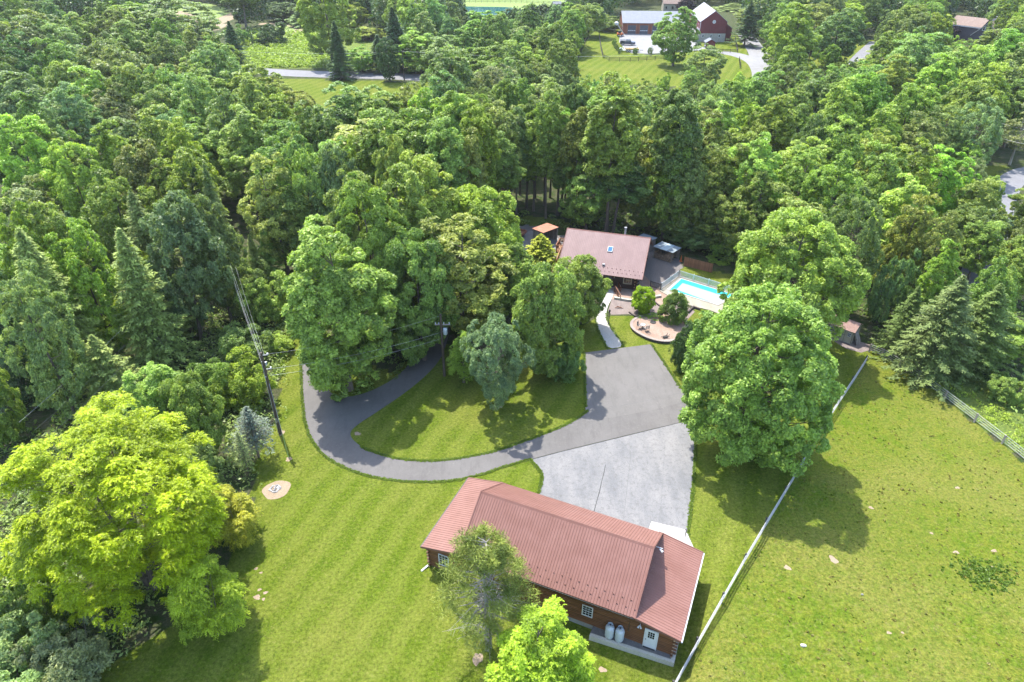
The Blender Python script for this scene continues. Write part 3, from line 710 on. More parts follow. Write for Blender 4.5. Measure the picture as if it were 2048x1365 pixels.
# ================================================================== LOG HOUSE
def loc_fn(x0, y0, phi):
    u = np.array([math.cos(phi), math.sin(phi)]); v = np.array([-u[1], u[0]])
    def f(px, py, h=0):
        p = at(px, py, h); d = np.array([p.x-x0, p.y-y0]); return float(d@u), float(d@v)
    return f
HX, HY, HPHI = 6.3, 86.03, -.29
hl = loc_fn(HX, HY, HPHI)
def hw(a, b, z=0): c, s = math.cos(HPHI), math.sin(HPHI); return (HX+a*c-b*s, HY+a*s+b*c, z)
def house():
    Lh, W, he, hr = 12.0, 12.0, 2.3, 5.9
    H = thing('log_house', 'dark log house with a dusty pink metal roof and small skylight beside the pool', 'house', (HX, HY, 0), HPHI)
    ul, ur, vf, vb = .5, Lh-.9, 1.0, W-.6
    rise = hr-he; tn = rise/(W/2); sl_ = math.hypot(W/2, rise)
    zt = lambda v: he+tn*min(v, W-v)-.14
    MB().prism([(ul+.06, vf, -.3), (ul+.06, vb, -.3), (ul+.06, vb, zt(vb)), (ul+.06, W/2, zt(W/2)), (ul+.06, vf, zt(vf))], (ur-ul-.12, 0, 0)).build('wall', 'log_shaded', H)
    z = .05
    while z < 2.55:
        for v_, s in ((vf, -1), (vb, 1)):
            MB().prism([(ul, v_+s*p, z+q) for p, q in ((-.05, 0), (.03, .02), (.06, .1), (.03, .19), (-.05, .2))], (ur-ul, 0, 0)).build('log', 'log_shaded', H)
        z += .21
    z = .05
    while z < hr-.5:
        # gable wall courses, shortened under the roof slope
        top = z+.2; lo = max(vf, (top-he+.2)/tn); hi = W-lo; hi = min(hi, vb)
        if hi-lo > .6:
            for u_, t in ((ul, -1), (ur, 1)):
                MB().prism([(u_+t*p, lo, z+q) for p, q in ((-.05, 0), (.03, .02), (.06, .1), (.03, .19), (-.05, .2))], (0, hi-lo, 0)).build('log', 'log', H)
        z += .21
    # projecting log ends on the gable wall: two partition walls and the corners
    for v_ in (vf+.1, 4.3, 8.3, vb-.1):
        z = .12; k = 0
        while z < min(zt(v_)-.15, 3.9):
            if k % 2 == 0: 
                e = MB().tube([(ur, v_, z), (ur+.42, v_, z)], .11, 8).build('log_end', 'black', H); MB().tube([(ur+.421, v_, z), (ur+.43, v_, z)], .10, 8).build('cut_face', 'log_end', e)
            z += .21; k += 1
    for v_ in (vf+.1,):
        for k in range(5):
            e = MB().tube([(ur-.15, v_, .2+k*.42), (ur-.15, v_-.42, .2+k*.42)], .11, 8).build('log_end', 'log_shaded', H); MB().tube([(ur-.15, v_-.421, .2+k*.42), (ur-.15, v_-.43, .2+k*.42)], .1, 8).build('cut_face', 'log_end', e)
    for org, sd in (((0, 0, he), (0, W/2, rise)), ((0, W, he), (0, -W/2, rise))):
        u = Vector((1, 0, 0)); s = Vector(sd).normalized(); n = u.cross(s); n = n if n.z > 0 else -n; a = Vector(org)
        R = MB().hexa([tuple(a+u*p+s*q+n*r) for r in (-.14, -.004) for p, q in ((.03, .03), (Lh-.03, .03), (Lh-.03, sl_-.02), (.03, sl_-.02))]).build('roof', 'roof_trim', H)
        panels(R, org, (1, 0, 0), sd, Lh, sl_-.05, .24, 'roof_mauve')
        for uu in (-.02, Lh-.07): MB().hexa([tuple(a+u*(uu+p)+s*q+n*r) for r in (-.18, .075) for p, q in ((0, -.01), (.09, -.01), (.09, sl_), (0, sl_))]).build('rake_trim', 'roof_trim', R)
        if org[1] == 0:
            gm = MB().prism([(-.05, 0, 0), (.05, 0, 0), (.05, .04, .08), (-.05, .04, .08)], (0, .03, 0)).mesh('snow_guard', 'roof_trim')
            for k in range(20):
                for off, vv in ((0, 1.9), (.3, .9)):
                    link('snow_guard', gm, R, loc=a+u*(.4+off+k*.6)+s*(vv/W*2*sl_/1.0*.5+.0)+n*.03, rot=(math.atan2(rise, W/2), 0, 0))
    MB().prism([(-.03, W/2-.17, hr-.07), (-.03, W/2, hr+.062), (-.03, W/2+.17, hr-.07), (-.03, W/2, hr+.03)], (Lh+.06, 0, 0)).build('ridge_cap', 'roof_trim', H)
    def on_roof(px, py):
        z = 4.0
        for _ in range(60):
            a, b = hl(px, py, z); z += .3*(he+tn*b-z)
        return Vector((a, b, z))
    n = Vector((0, -rise, W/2)).normalized(); rx = math.atan2(rise, W/2)
    p = on_roof(1220.5, 499.5)
    sk = MB().box(-.36, .36, -.45, .45, 0, .14).build('skylight', 'steel', H, loc=p, rot=(rx, 0, 0))
    MB().box(-.29, .29, -.37, .37, .141, .155).build('pane', pm('skylight_glass', (.04, .13, .24), (.06, .17, .30), 2, .1), sk)
    p = on_roof(1207, 531)
    v = MB().box(-.16, .16, -.16, .16, -.05, .22).build('roof_vent', 'steel', H, loc=p); MB().box(-.12, .12, -.163, -.158, .02, .16).build('grille', 'dark', v)
    c = MB().tube([(9.2-.9, W/2+.6, hr-.5), (9.2-.9, W/2+.6, hr+.75)], .14, 10).build('chimney_pipe', 'steel', H); MB().tube([(8.3, W/2+.6, hr+.76), (8.3, W/2+.6, hr+.9)], .2, 10).build('cap', 'steel', c)
    # lower porch roof carried on the front left
    x1 = hl(1208.6, 545, he)[0]
    a0 = Vector((.2, -1.7, he-.62)); s = Vector((0, 1.75, .58)).normalized(); ln = math.hypot(1.75, .58)
    P = MB().hexa([(.2, -1.7, he-.72), (x1, -1.7, he-.72), (x1, .02, he-.14), (.2, .02, he-.14), (.2, -1.7, he-.63), (x1, -1.7, he-.63), (x1, .02, he-.05), (.2, .02, he-.05)]).build('porch_roof', 'roof_trim', H)
    panels(P, a0, (1, 0, 0), s, x1-.2, ln, .305, 'roof_mauve')
    for xx in (.4, (x1+.3)/2, x1-.15): MB().box(xx-.07, xx+.07, -1.6, -1.46, 0, he-.72).build('porch_post', 'log_shaded', H)
    # front wall openings
    dx = hl(1217, 560, .9)[0]
    D = MB().box(dx-.5, dx+.5, vf-.10, vf-.07, .06, 2.05).build('door', 'doorgrey', H); MB().box(dx-.6, dx-.5, vf-.13, vf-.07, .03, 2.12).box(dx+.5, dx+.6, vf-.13, vf-.07, .03, 2.12).build('frame', 'log_shaded', D)
    MB().tube([(dx+.4, vf-.1, 1), (dx+.4, vf-.18, 1)], .04, 8).build('knob', 'steel', D)
    wx = hl(1256, 560, 1.3)[0]
    win(H, wx-.5, wx+.5, 1.0, 1.95, vf-.07, 3, 2, .11, mat='tan')
    for px, py in ((1285, 565),):
        lx = hl(px, py, 1.7)[0]; q = MB().tube([(ur-.1, vf-.25, 1.9), (ur-.1, vf-.25, 2.05)], [.10, .06], 8).build('wall_lamp', 'white', H)
    MB().tube([(dx+.85, vf-.15, 1.6), (dx+.85, vf-.15, 1.8)], [.08, .05], 8).build('wall_lamp', 'tan', H)
    MB().box(ul-.1, ur+.2, vf-.12, vb+.1, -.3, .06).build('foundation', 'wall_concrete', H)
    return H
house()
def seg_fence(name, label, cat, pts, post_h, rails, mat, pmat, post_w=.1, rail_w=.04, rail_h=.12, spacing=2.4, posts_at=None, group=None, caps=False):
    """board fence from point to point: every post and every rail its own part"""
    o = Vector(pts[0]); F = thing(name, label, cat, tuple(o), 0, group)
    pm_ = MB().box(-post_w/2, post_w/2, -post_w/2, post_w/2, -.3, post_h).mesh('post', pmat)
    for i in range(len(pts)-1):
        a = Vector(pts[i]); b = Vector(pts[i+1]); ln = (b-a).length; n = max(1, round(ln/spacing)); ang = math.atan2((b-a).y, (b-a).x)
        for k in range(n+(1 if i == len(pts)-2 else 0)):
            p = a+(b-a)*(k/n); p.z = float(terr(p.x, p.y)); link('post', pm_, F, loc=p-o, rot=(0, 0, ang))
        for k in range(n):
            p = a+(b-a)*(k/n); q = a+(b-a)*((k+1)/n); p.z = float(terr(p.x, p.y)); q.z = float(terr(q.x, q.y))
            off = Vector((-(b-a).y, (b-a).x, 0)).normalized()*(post_w/2+rail_w/2+.004)
            for hgt in rails: MB().bar(p-o+off+Vector((0, 0, hgt)), q-o+off+Vector((0, 0, hgt)), rail_w, rail_h).build('rail', mat, F)
    return F
# side deck with stairs/ramp on the left of the house
def deck():
    D = thing('raised_deck', 'small brown raised deck with railings and a ramp left of the log house', 'deck', (HX, HY, 0), HPHI)
    a0, b0 = hl(1108, 484, 2.9); a1, b1 = hl(1112, 504, 2.0)
    x0, x1, y0, y1, z = -1.6, .45, 6.0, 8.6, 2.0
    for k in range(14): MB().box(x0, x1, y0+k*(y1-y0)/14, y0+(k+1)*(y1-y0)/14-.015, z-.05, z).build('deck_board', 'deckwood', D)
    MB().box(x0, x1, y0, y0+.05, z-.26, z-.055).box(x0, x1, y1-.05, y1, z-.26, z-.055).box(x0, x0+.05, y0+.05, y1-.05, z-.26, z-.055).build('beam', 'deckrail', D)
    for p in ((x0+.05, y0+.05), (x0+.05, y1-.05), (x0+.05, (y0+y1)/2), (x1-.1, y0+.05)): MB().box(p[0]-.06, p[0]+.06, p[1]-.06, p[1]+.06, 0, z+1.0).build('post', 'deckrail', D)
    for a, b in (((x0, y0, 0), (x1, y0, 0)), ((x0, y1, 0), (x1, y1, 0)), ((x0, y0, 0), (x0, y1, 0))):
        for h in (1.0, .12): MB().bar((a[0], a[1], z+h), (b[0], b[1], z+h), .13 if h > .5 else .06, .045).build('rail', 'deckrail', D)
        n = int((Vector(b)-Vector(a)).length/.22)
        for k in range(1, n): p = Vector(a)+(Vector(b)-Vector(a))*k/n; MB().box(p.x-.018, p.x+.018, p.y-.018, p.y+.018, z+.14, z+.98).build('baluster', 'deckrail', D)
    # ramp runs forward and down along the house
    n = 26
    for k in range(n):
        t0, t1 = k/n, (k+1)/n; ya = y0-t0*6.2; yb = y0-t1*6.2+.015; za = z-t0*1.7; zb = z-t1*1.7
        MB().hexa([(-.75, yb, zb-.05), (.45, yb, zb-.05), (.45, ya, za-.05), (-.75, ya, za-.05), (-.75, yb, zb), (.45, yb, zb), (.45, ya, za), (-.75, ya, za)]).build('deck_board', 'deckwood', D)
    for x in (-.78, ):
        MB().bar((x, y0, z+.95), (x, y0-6.2, z-1.7+.95), .12, .05).build('handrail', 'deckwood', D)
        MB().bar((x, y0, z-.12), (x, y0-6.2, z-1.82), .05, .2).build('stringer', 'deckrail', D)
        for k in range(8):
            t = k/7; MB().box(x-.04, x+.04, y0-6.2*t-.04, y0-6.2*t+.04, 0, z-1.7*t+.93).build('post', 'deckrail', D)
        for k in range(1, 28): t = k/28; MB().box(x-.015, x+.015, y0-6.2*t-.015, y0-6.2*t+.015, z-1.7*t, z-1.7*t+.92).build('baluster', 'deckrail', D)
deck()
# front steps railing pair
for (p, q, lab) in (((1232, 572), (1241, 584), 'brown wooden handrail nearest the house door, above the steps'), ((1229, 584), (1240, 600), 'brown slatted stair railing beside the pale walkway')):
    a = at(*p); b = at(*q); R = thing('stair_railing', lab, 'railing', tuple(a)); d = b-a
    MB().bar((0, 0, 1.0), (d.x, d.y, .75), .09, .05).build('handrail', 'deckrail', R)
    MB().bar((0, 0, .25), (d.x, d.y, .12), .07, .05).build('rail', 'deckrail', R)
    for k in range(5): t = k/4; MB().box(d.x*t-.045, d.x*t+.045, d.y*t-.045, d.y*t+.045, 0, 1.0-.25*t).build('post' if k in (0, 4) else 'baluster', 'deckrail', R)
W1 = thing('garden_edging', 'cream stone edging line in front of the house steps', 'edging', tuple(at(1228, 598)))
def edging(obj, pts, w_, h_, mat, blk=.45):
    o = obj.location
    for i in range(len(pts)-1):
        a = at(*pts[i]); b = at(*pts[i+1]); n = max(1, round((b-a).length/blk))
        for k in range(n):
            p = a+(b-a)*(k/n)-o; q = a+(b-a)*((k+1)/n-.03/ n)-o; p.z = q.z = h_/2
            MB().bar(p, q, w_, h_).build('block', mat, obj)
edging(W1, [(1228, 598), (1258, 603), (1290, 600), (1322, 594)], .3, .3, 'ledge_top')
W2 = thing('garden_edging', 'dark timber edging running from the gravel bed to the round patio', 'edging', tuple(at(1258, 626))); edging(W2, [(1258, 626), (1278, 640)], .16, .18, 'blockwall')
W3 = thing('garden_edging', 'dark timber edging between the two round bushes', 'edging', tuple(at(1302, 600))); edging(W3, [(1302, 600), (1316, 611), (1330, 620)], .16, .2, 'blockwall')
W4 = thing('garden_edging', 'dark block edging stepping down beside the pool deck', 'edging', tuple(at(1376, 627))); edging(W4, [(1376, 627), (1386, 616), (1400, 621)], .2, .3, 'blockwall')

# ---------------------------------------------------------------- pool
PW = [(1333, 581), (1359, 557.5), (1476, 593), (1436, 613)]
pool_deck = slab('pool_deck', wpoly([(1319, 583), (1357, 552), (1486, 592), (1450, 634), (1420, 622), (1364, 608.5)]), -.1, .10, 'deck_concrete'); pool_deck['kind'] = 'structure'
pl = thing('swimming_pool', 'rectangular pool with turquoise water partly under a pale grey cover', 'swimming pool', tuple(at(1400, 588)))
po = pl.location
ws = [at(*p) for p in PW]
cx = sum(p.x for p in ws)/4; cy = sum(p.y for p in ws)/4
def inset(p, d): v = Vector((p.x-cx, p.y-cy, 0)); return p-v*(d/v.length)
mb = MB()
for i in range(4):
    a, b = ws[i], ws[(i+1) % 4]; ai, bi = inset(a, .45), inset(b, .45)
    mb.hexa([tuple(Vector((q.x, q.y, z))-po) for z in (.10, .155) for q in ((a, b, bi, ai) if True else ())])
mb.build('coping', 'new_concrete', pl)
MB().poly([tuple(Vector((inset(p, .44).x, inset(p, .44).y, .125))-po) for p in ws][::-1]).build('water', 'water', pl)
cv = [at(1352, 581.5), at(1365, 568.5), at(1458, 598), at(1434, 611)]
MB().prism([tuple(Vector((p.x, p.y, .128))-po) for p in cv], (0, 0, .03)).build('pool_cover', 'cover', pl)
# white picket fence on two sides
def pickets(name, label, pts, h=1.05, mat='vinyl', sp=.125, cat='fence'):
    o = Vector(pts[0]); F = thing(name, label, cat, tuple(o))
    me = MB().box(-.024, .024, -.012, .012, .08, h).mesh('picket', mat)
    for i in range(len(pts)-1):
        a = Vector(pts[i])-o; b = Vector(pts[i+1])-o; ln = (b-a).length; n = round(ln/sp); ang = math.atan2((b-a).y, (b-a).x)
        for k in range(1, n): link('picket', me, F, loc=a+(b-a)*k/n, rot=(0, 0, ang))
        for hh in (.12, h-.06): MB().bar(a+Vector((0, 0, hh)), b+Vector((0, 0, hh)), .05, .06).build('rail', mat, F)
        m_ = max(1, round(ln/2.4))
        for k in range(m_+1):
            p = a+(b-a)*k/m_; MB().box(p.x-.05, p.x+.05, p.y-.05, p.y+.05, 0, h+.08).build('post', mat, F)
    return F
pickets('pool_fence', 'pale blue white picket fence along the left and far sides of the pool', [at(1322, 579, .1), at(1357, 553.5, .1), at(1478, 590.5, .1)], 1.0, 'white')
pickets('black_fence', 'short black metal fence between the house corner and the pool', [at(1300, 574), at(1321, 580.5)], .95, 'dark', .12)
# stockade fence
a, b = at(1367, 532), at(1422.5, 546)
SF = thing('stockade_fence', 'reddish brown wooden privacy fence behind the pool', 'fence', tuple(a), math.atan2((b-a).y, (b-a).x)); ln = (b-a).length
bd = MB().prism([(.004, 0, .03), (.128, 0, .03), (.128, 0, 1.42), (.066, 0, 1.5), (.004, 0, 1.42)], (0, .02, 0)).mesh('board', 'cedar')
n = int(ln/.132)
for k in range(n): link('board', bd, SF, loc=(k*.132, random.Random(k).uniform(-.006, .006), random.Random(k+9).uniform(-.03, .02)))
for hh in (.3, 1.15): MB().box(0, ln, .024, .064, hh, hh+.09).build('rail', 'cedar', SF)
for k in range(3): MB().box(k*ln/2-.05, k*ln/2+.05, .066, .166, 0, 1.45).build('post', 'cedar', SF)
p = at(1361.5, 523); co = thing('traffic_cone', 'small red orange cone between the firewood shed and the brown fence', 'cone', tuple(p))
MB().lathe([(.16, .03), (.14, .06), (.05, .95), (.02, .97)], 12).build('cone_body', 'orange', co); MB().box(-.2, .2, -.2, .2, 0, .03).build('base', 'orange', co)

# ---------------------------------------------------------------- open fronted sheds
def box_shed(name, label, cat, x0, y0, phi, Lx, W, h1, h2, roofmats, wallmat, open_side, posts=3, fill=None, z0=0):
    T = thing(name, label, cat, (x0, y0, 0), phi)
    hh = lambda y: h1+(h2-h1)*y/W
    for x in [Lx*k/(posts-1) for k in range(posts)]:
        for y in (.06, W-.06): MB().box(min(x, Lx-.1)-.0, min(x, Lx-.1)+.1, y-.05, y+.05, 0, hh(y)-.05).build('post', 'greywood', T)
    np_ = len(roofmats); ov = .15
    for k, rm in enumerate(roofmats):
        xa = -ov+(Lx+2*ov)*k/np_; xb = -ov+(Lx+2*ov)*(k+1)/np_-.01
        MB().hexa([(xa, -ov, hh(-ov)), (xb, -ov, hh(-ov)), (xb, W+ov, hh(W+ov)), (xa, W+ov, hh(W+ov)), (xa, -ov, hh(-ov)+.05), (xb, -ov, hh(-ov)+.05), (xb, W+ov, hh(W+ov)+.05), (xa, W+ov, hh(W+ov)+.05)]).build('roof_sheet', rm, T)
    def wall(side):
        n = int((Lx if side in ('f', 'b') else W)/.17); r = random.Random(5)
        for k in range(n):
            t0, t1 = k/n, (k+1)/n; g = .006
            if side == 'b': MB().box(t0*Lx+g, t1*Lx-g, W+.001, W+.026, .03, hh(W)-.03).build('board', wallmat, T)
            if side == 'f': MB().box(t0*Lx+g, t1*Lx-g, -.026, -.001, .03, hh(0)-.03).build('board', wallmat, T)
            if side in 'lr':
                x = -.026 if side == 'l' else Lx+.001; MB().box(x, x+.025, t0*W+g, t1*W-g, .03, hh(t0*W)-.03).build('board', wallmat, T)
    for s in 'lrfb':
        if s not in open_side: wall(s)
    return T
box_shed('lean_to_shed', 'open lean-to shed of weathered boards with a rusty red roof, left of the log house', 'shed', 3.33, 99.47, -.77, 2.15, 3.34, 2.43, 2.26, ['roof_rust']*2, 'greywood', 'r')
fx, fy, fphi = 21.47, 94.17, -.72
FS = box_shed('firewood_shed', 'open firewood shed with a grey and pale tin roof, right of the log house', 'shed', fx, fy, fphi, 3.15, 2.34, 1.84, 1.75, ['roof_tin', 'roof_tin_light', 'roof_tin'], 'greywood', 'fr', 2)
box_shed('small_tin_shelter', 'small grey tin roofed shelter behind the right end of the log house', 'shed', 19.6, 97.6, fphi, 2.2, 1.6, 1.9, 1.8, ['roof_tin', 'roof_tin'], 'greywood', 'f', 2)
def woodpile(name, label, x0, y0, phi, Lx, D, H, seed, rr=(.07, .13), mess=0.):
    T = thing(name, label, 'woodpile', (x0, y0, 0), phi); r = random.Random(seed)
    cols = [M['log_end'], pm('split_wood_%d' % seed, (.26, .15, .09), (.36, .26, .18), 8, .85, rnd=.35)]
    protos = []
    for k in range(5):
        a = [r.uniform(0, 6.28) for _ in range(3)]; pr = [(math.cos(q)*r.uniform(.7, 1)*.1, math.sin(q)*r.uniform(.7, 1)*.1) for q in sorted(a+[1, 3.3, 5])]
        protos.append(MB().prism([(p, 0, q) for p, q in pr], (0, D, 0)).mesh('firewood', cols[k % 2]))
    z = .09; cnt = 0
    while z < H:
        x = .1+r.uniform(0, .05)
        while x < Lx-.08 and cnt < 290:
            if z < H*(.75+.3*math.sin(x*1.7+seed)):
                link('firewood', protos[r.randrange(5)], T, loc=(x, r.uniform(-.06, .06), z+r.uniform(-.015, .015)), rot=(r.uniform(-mess, mess), r.uniform(0, 6.28), r.uniform(-mess, mess))); cnt += 1
            x += r.uniform(.15, .19)
        z += .15
    return T
woodpile('woodpile', 'stacked split firewood filling the shed with the tin roof', fx+.0+.12*math.cos(fphi), fy+.1, fphi, 2.95, .9, 1.5, 3, mess=.15)
q = at(1122, 484); woodpile('woodpile', 'loose heap of cut logs behind the small raised deck', q.x, q.y, -.3, 2.8, .8, .75, 4, mess=.5)

# flatbed trailer, left of the lean-to
q = at(1030, 480)
T = thing('utility_trailer', 'black flatbed trailer with a wooden deck parked left of the rusty roofed shed', 'trailer', (q.x, q.y, 0), math.radians(62))
MB().box(-2.0, 2.2, -.95, .95, .55, .66).build('frame', 'dark', T)
for k in range(12): MB().box(-1.95+k*.345, -1.95+(k+1)*.345-.02, -.9, .9, .665, .70).build('deck_plank', 'cedar', T)
for y0, y1 in ((-.99, -.93), (.93, .99)): MB().box(-2.0, 2.2, y0, y1, .66, 1.05).build('side_rail', 'roof_rust', T)
MB().box(2.14, 2.2, -.93, .93, .70, 1.05).build('headboard', 'roof_rust', T)
MB().bar((2.2, -.5, .6), (3.4, 0, .55), .09).bar((2.2, .5, .6), (3.4, 0, .55), .09).build('drawbar', 'dark', T)
wm = MB().tube([(0, -.11, 0), (0, .11, 0)], .33, 16).mesh('wheel', 'rubber'); rm = MB().tube([(0, -.118, 0), (0, .118, 0)], .18, 12).mesh('rim', 'white')
def wheel(par, x, y, z, s=1.0):
    w_ = link('wheel', wm, par, loc=(x, y, z)); w_.scale = (s, s, s); link('rim', rm, w_); return w_
for x in (-.5, .3):
    for y in (-1.13, 1.13): wheel(T, x, y, .33)
q = at(1012, 474)
T = thing('dump_trailer', 'dark high sided trailer half hidden behind the trees at the end of the drive', 'trailer', (q.x-1.2, q.y+1.2, 0), math.radians(30))
MB().box(-1.8, 1.8, -.9, .9, .5, .6).box(-1.8, 1.8, -.95, -.88, .6, 1.3).box(-1.8, 1.8, .88, .95, .6, 1.3).box(-1.86, -1.8, -.95, .95, .6, 1.3).box(1.8, 1.86, -.95, .95, .6, 1.3).build('bed', 'dark', T)
MB().bar((1.8, 0, .55), (3.0, 0, .5), .1).build('drawbar', 'dark', T)
for x in (-.4, .4):
    for y in (-1.08, 1.08): wheel(T, x, y, .33)

# ---------------------------------------------------------------- tan utility shed
def ushed():
    U_ = thing('garden_shed', 'tan garden shed with brown shingle roof and double doors at the lawn end', 'shed', (39.27, 72.11, 0), -.75)
    Lx, W, he, hr = 3.17, 2.6, 1.75, 2.46
    rf = .95                                     # ridge nearer the back of the front slope
    MB().prism([(.1, .1, .06), (.1, W-.1, .06), (.1, W-.1, he-.06), (.1, W/2, hr-.07), (.1, .1, he-.06)], (Lx-.2, 0, 0)).build('wall', 'tan', U_)
    for y0, z0_, y1, z1 in ((-.05, he-.04, W/2, hr), (W+.05, he-.04, W/2, hr)):
        R = MB().hexa([(-.05, y0, z0_), (Lx+.05, y0, z0_), (Lx+.05, y1, z1), (-.05, y1, z1), (-.05, y0, z0_+.05), (Lx+.05, y0, z0_+.05), (Lx+.05, y1, z1+.05), (-.05, y1, z1+.05)]).build('roof', 'shingle', U_)
        for k in range(1, 8):
            t = k/8; y = y0+(y1-y0)*t; z = z0_+(z1-z0_)*t+.052; MB().box(-.06, Lx+.06, min(y, y+.02), max(y, y+.02), z-.005, z+.012).build('shingle_course', 'shingle', R)
    for x0 in (.95, 1.55):
        D = MB().box(x0, x0+.57, .06, .095, .12, he-.16).build('door', 'tan', U_)
        d = MB(); d.box(x0, x0+.05, .04, .06, .12, he-.16).box(x0+.52, x0+.57, .04, .06, .12, he-.16).box(x0+.05, x0+.52, .04, .06, .95, 1.02).build('trim', 'tantrim', D)
    for xc in (.45, 2.62): win(U_, xc-.16, xc+.16, .95, 1.38, .098, 2, 2, .035)
    for xx in (.1, .72, Lx-.18): MB().box(xx, xx+.07, .05, .098, .08, he-.1).build('corner_trim', 'tantrim', U_)
    MB().box(.05, Lx-.05, .05, W-.05, -.05, .06).build('skid', 'greywood', U_)
    for k, (y, ln_, t) in enumerate(((.35, 1.5, .55), (.6, 1.6, .62), (.85, 1.45, .7), (1.15, 1.35, .6), (1.5, 1.2, .55))):
        B = MB().bar((Lx+t, y, .02), (Lx-.02, y+.05, ln_), .22, .03).build('leaning_board', 'greywood', None); B.parent = None
        c, s = math.cos(-.75), math.sin(-.75); B.location = (39.27, 72.11, 0); B.rotation_euler = (0, 0, -.75)
        tag(B, ('nearest', 'second', 'middle', 'fourth', 'rearmost')[k]+' of five boards leaning on the right end of the tan garden shed', 'board', 'boards leaning on the tan shed')
ushed()

# ---------------------------------------------------------------- round patio with block wall
pc = [(1262, 655), (1263, 646), (1272, 639), (1290, 632.5), (1316, 629.5), (1340, 632), (1362, 640), (1378, 652), (1372, 668), (1360, 677), (1350, 683), (1334, 686), (1314, 684), (1297, 679), (1280, 671), (1268, 663)]
pw = chaikin([tuple(at(x, y, .12))[:2] for x, y in pc], 2)
slab('patio', pw, -.05, .34, 'paver')['kind'] = 'structure'
BW = thing('patio_border', 'curved paver border and dark block wall around the round patio', 'retaining wall', (pw[0][0], pw[0][1], 0))
n = len(pw); cxy = np.mean(np.array(pw), 0)
for i in range(n):
    a = np.array(pw[i]); b = np.array(pw[(i+1) % n]); px_, py_, _ = proj(a[0], a[1], .3)
    m_ = max(1, round(np.linalg.norm(b-a)/.42))
    for k in range(m_):
        p = a+(b-a)*k/m_; q = a+(b-a)*((k+1)/m_)*1.0; q = p+(q-p)*.96
        o3 = np.array([pw[0][0], pw[0][1]])
        P, Q = p-o3, q-o3; nn = (p-cxy)/np.linalg.norm(p-cxy)*.04
        MB().bar((P[0], P[1], .355), (Q[0], Q[1], .355), .36, .06).build('border_paver', 'coping', BW)
        if px_ > 1290 and py_ > 655:
            for r in range(2): MB().bar((P[0]+nn[0], P[1]+nn[1], .08+r*.16), (Q[0]+nn[0], Q[1]+nn[1], .08+r*.16), .1, .15).build('wall_block', 'blockwall', BW)
def chair(p, rz, lab):
    C_ = thing('patio_chair', lab, 'chair', p, rz, None)
    for x in (-.25, .25):
        MB().bar((x, -.25, 0), (x, -.22, .62), .035).build('leg', 'greywood', C_); MB().bar((x, .25, 0), (x, .34, .95), .035).build('leg', 'greywood', C_)
        MB().bar((x, -.26, .62), (x, .30, .62), .05, .03).build('armrest', 'greywood', C_)
    MB().box(-.25, .25, -.25, .26, .40, .44).build('seat', 'coping', C_)
    for k in range(6): x = -.2+k*.08; MB().bar((x, .27, .45), (x, .345, .93), .05, .02).build('back_slat', 'greywood', C_)
    MB().bar((-.25, .345, .95), (.25, .345, .95), .04).build('top_rail', 'greywood', C_)
p = at(1279, 657, .36); chair(tuple(p), math.radians(60), 'metal patio chair nearer the left rim of the round patio')
p = at(1292, 662, .36); chair(tuple(p), math.radians(200), 'metal patio chair right of the small round table on the patio')
p = at(1285, 656, .36); tb = thing('patio_table', 'small white topped round table between the two patio chairs', 'table', tuple(p))
MB().tube([(0, 0, .48), (0, 0, .51)], .3, 16).build('table_top', 'white', tb); MB().tube([(0, 0, .03), (0, 0, .48)], .03, 8).build('pedestal', 'dark', tb); MB().tube([(0, 0, 0), (0, 0, .03)], .18, 12).build('foot', 'dark', tb)
p = at(1319, 637, .36); gr = thing('barbecue', 'dark grill on thin legs at the far edge of the round patio', 'grill', tuple(p))
MB().box(-.35, .35, -.2, .2, .62, .9).prism([(-.33, -.18, .905), (.33, -.18, .905), (.33, .18, .905), (-.33, .18, .905)], (0, 0, .12)).build('firebox', 'dark', gr)
for x in (-.3, .3):
    for y in (-.16, .16): MB().bar((x, y, 0), (x, y, .62), .035).build('leg', 'greywood', gr)
MB().box(.36, .62, -.18, .18, .80, .83).build('side_shelf', 'dark', gr)
p = at(1306, 645, .36); fr_ = thing('shadow_ring', 'low dark ring standing in for the round shadow on the pavers before the grill', 'fire pit', tuple(p))
MB().lathe([(.38, 0), (.38, .05), (.3, .06), (.29, .015)], 16).build('ring', 'dark', fr_)  # dark ring shaped to stand for the round shadow beside the grill
p = at(1332, 677, .36); lg = thing('folded_lounger', 'small dark folded garden seat lying at the front rim of the patio', 'chair', tuple(p), .3)
MB().bar((-.5, 0, .1), (.5, 0, .16), .04).bar((-.5, .4, .1), (.5, .4, .16), .04).build('frame', 'dark', lg); MB().box(-.35, .3, .03, .37, .14, .18).build('seat', 'black', lg)
MB().bar((.25, 0, .15), (.45, .0, .5), .04).bar((.25, .4, .15), (.45, .4, .5), .04).build('leg', 'dark', lg)
p = at(1217, 649); lp = thing('lamp_post', 'slim dark green lamp post beside the curved walkway', 'lamp post', tuple(p))
MB().tube([(0, 0, 0), (0, 0, 1.75)], .04, 8).build('pole', 'dark', lp); MB().tube([(0, 0, 0), (0, 0, .3)], .07, 8).build('base', 'dark', lp); l_ = MB().tube([(0, 0, 1.76), (0, 0, 2.05)], [.09, .13], 6).build('lantern', 'dark', lp); MB().tube([(0, 0, 2.055), (0, 0, 2.2)], [.16, .03], 6).build('lantern_cap', 'dark', l_); MB().bar((-.22, 0, 1.6), (.22, 0, 1.6), .03).build('ladder_rest', 'dark', lp)
p = at(1237, 617); dw = thing('driftwood', 'small brown piece of driftwood lying on the gravel bed', 'driftwood', tuple(p))
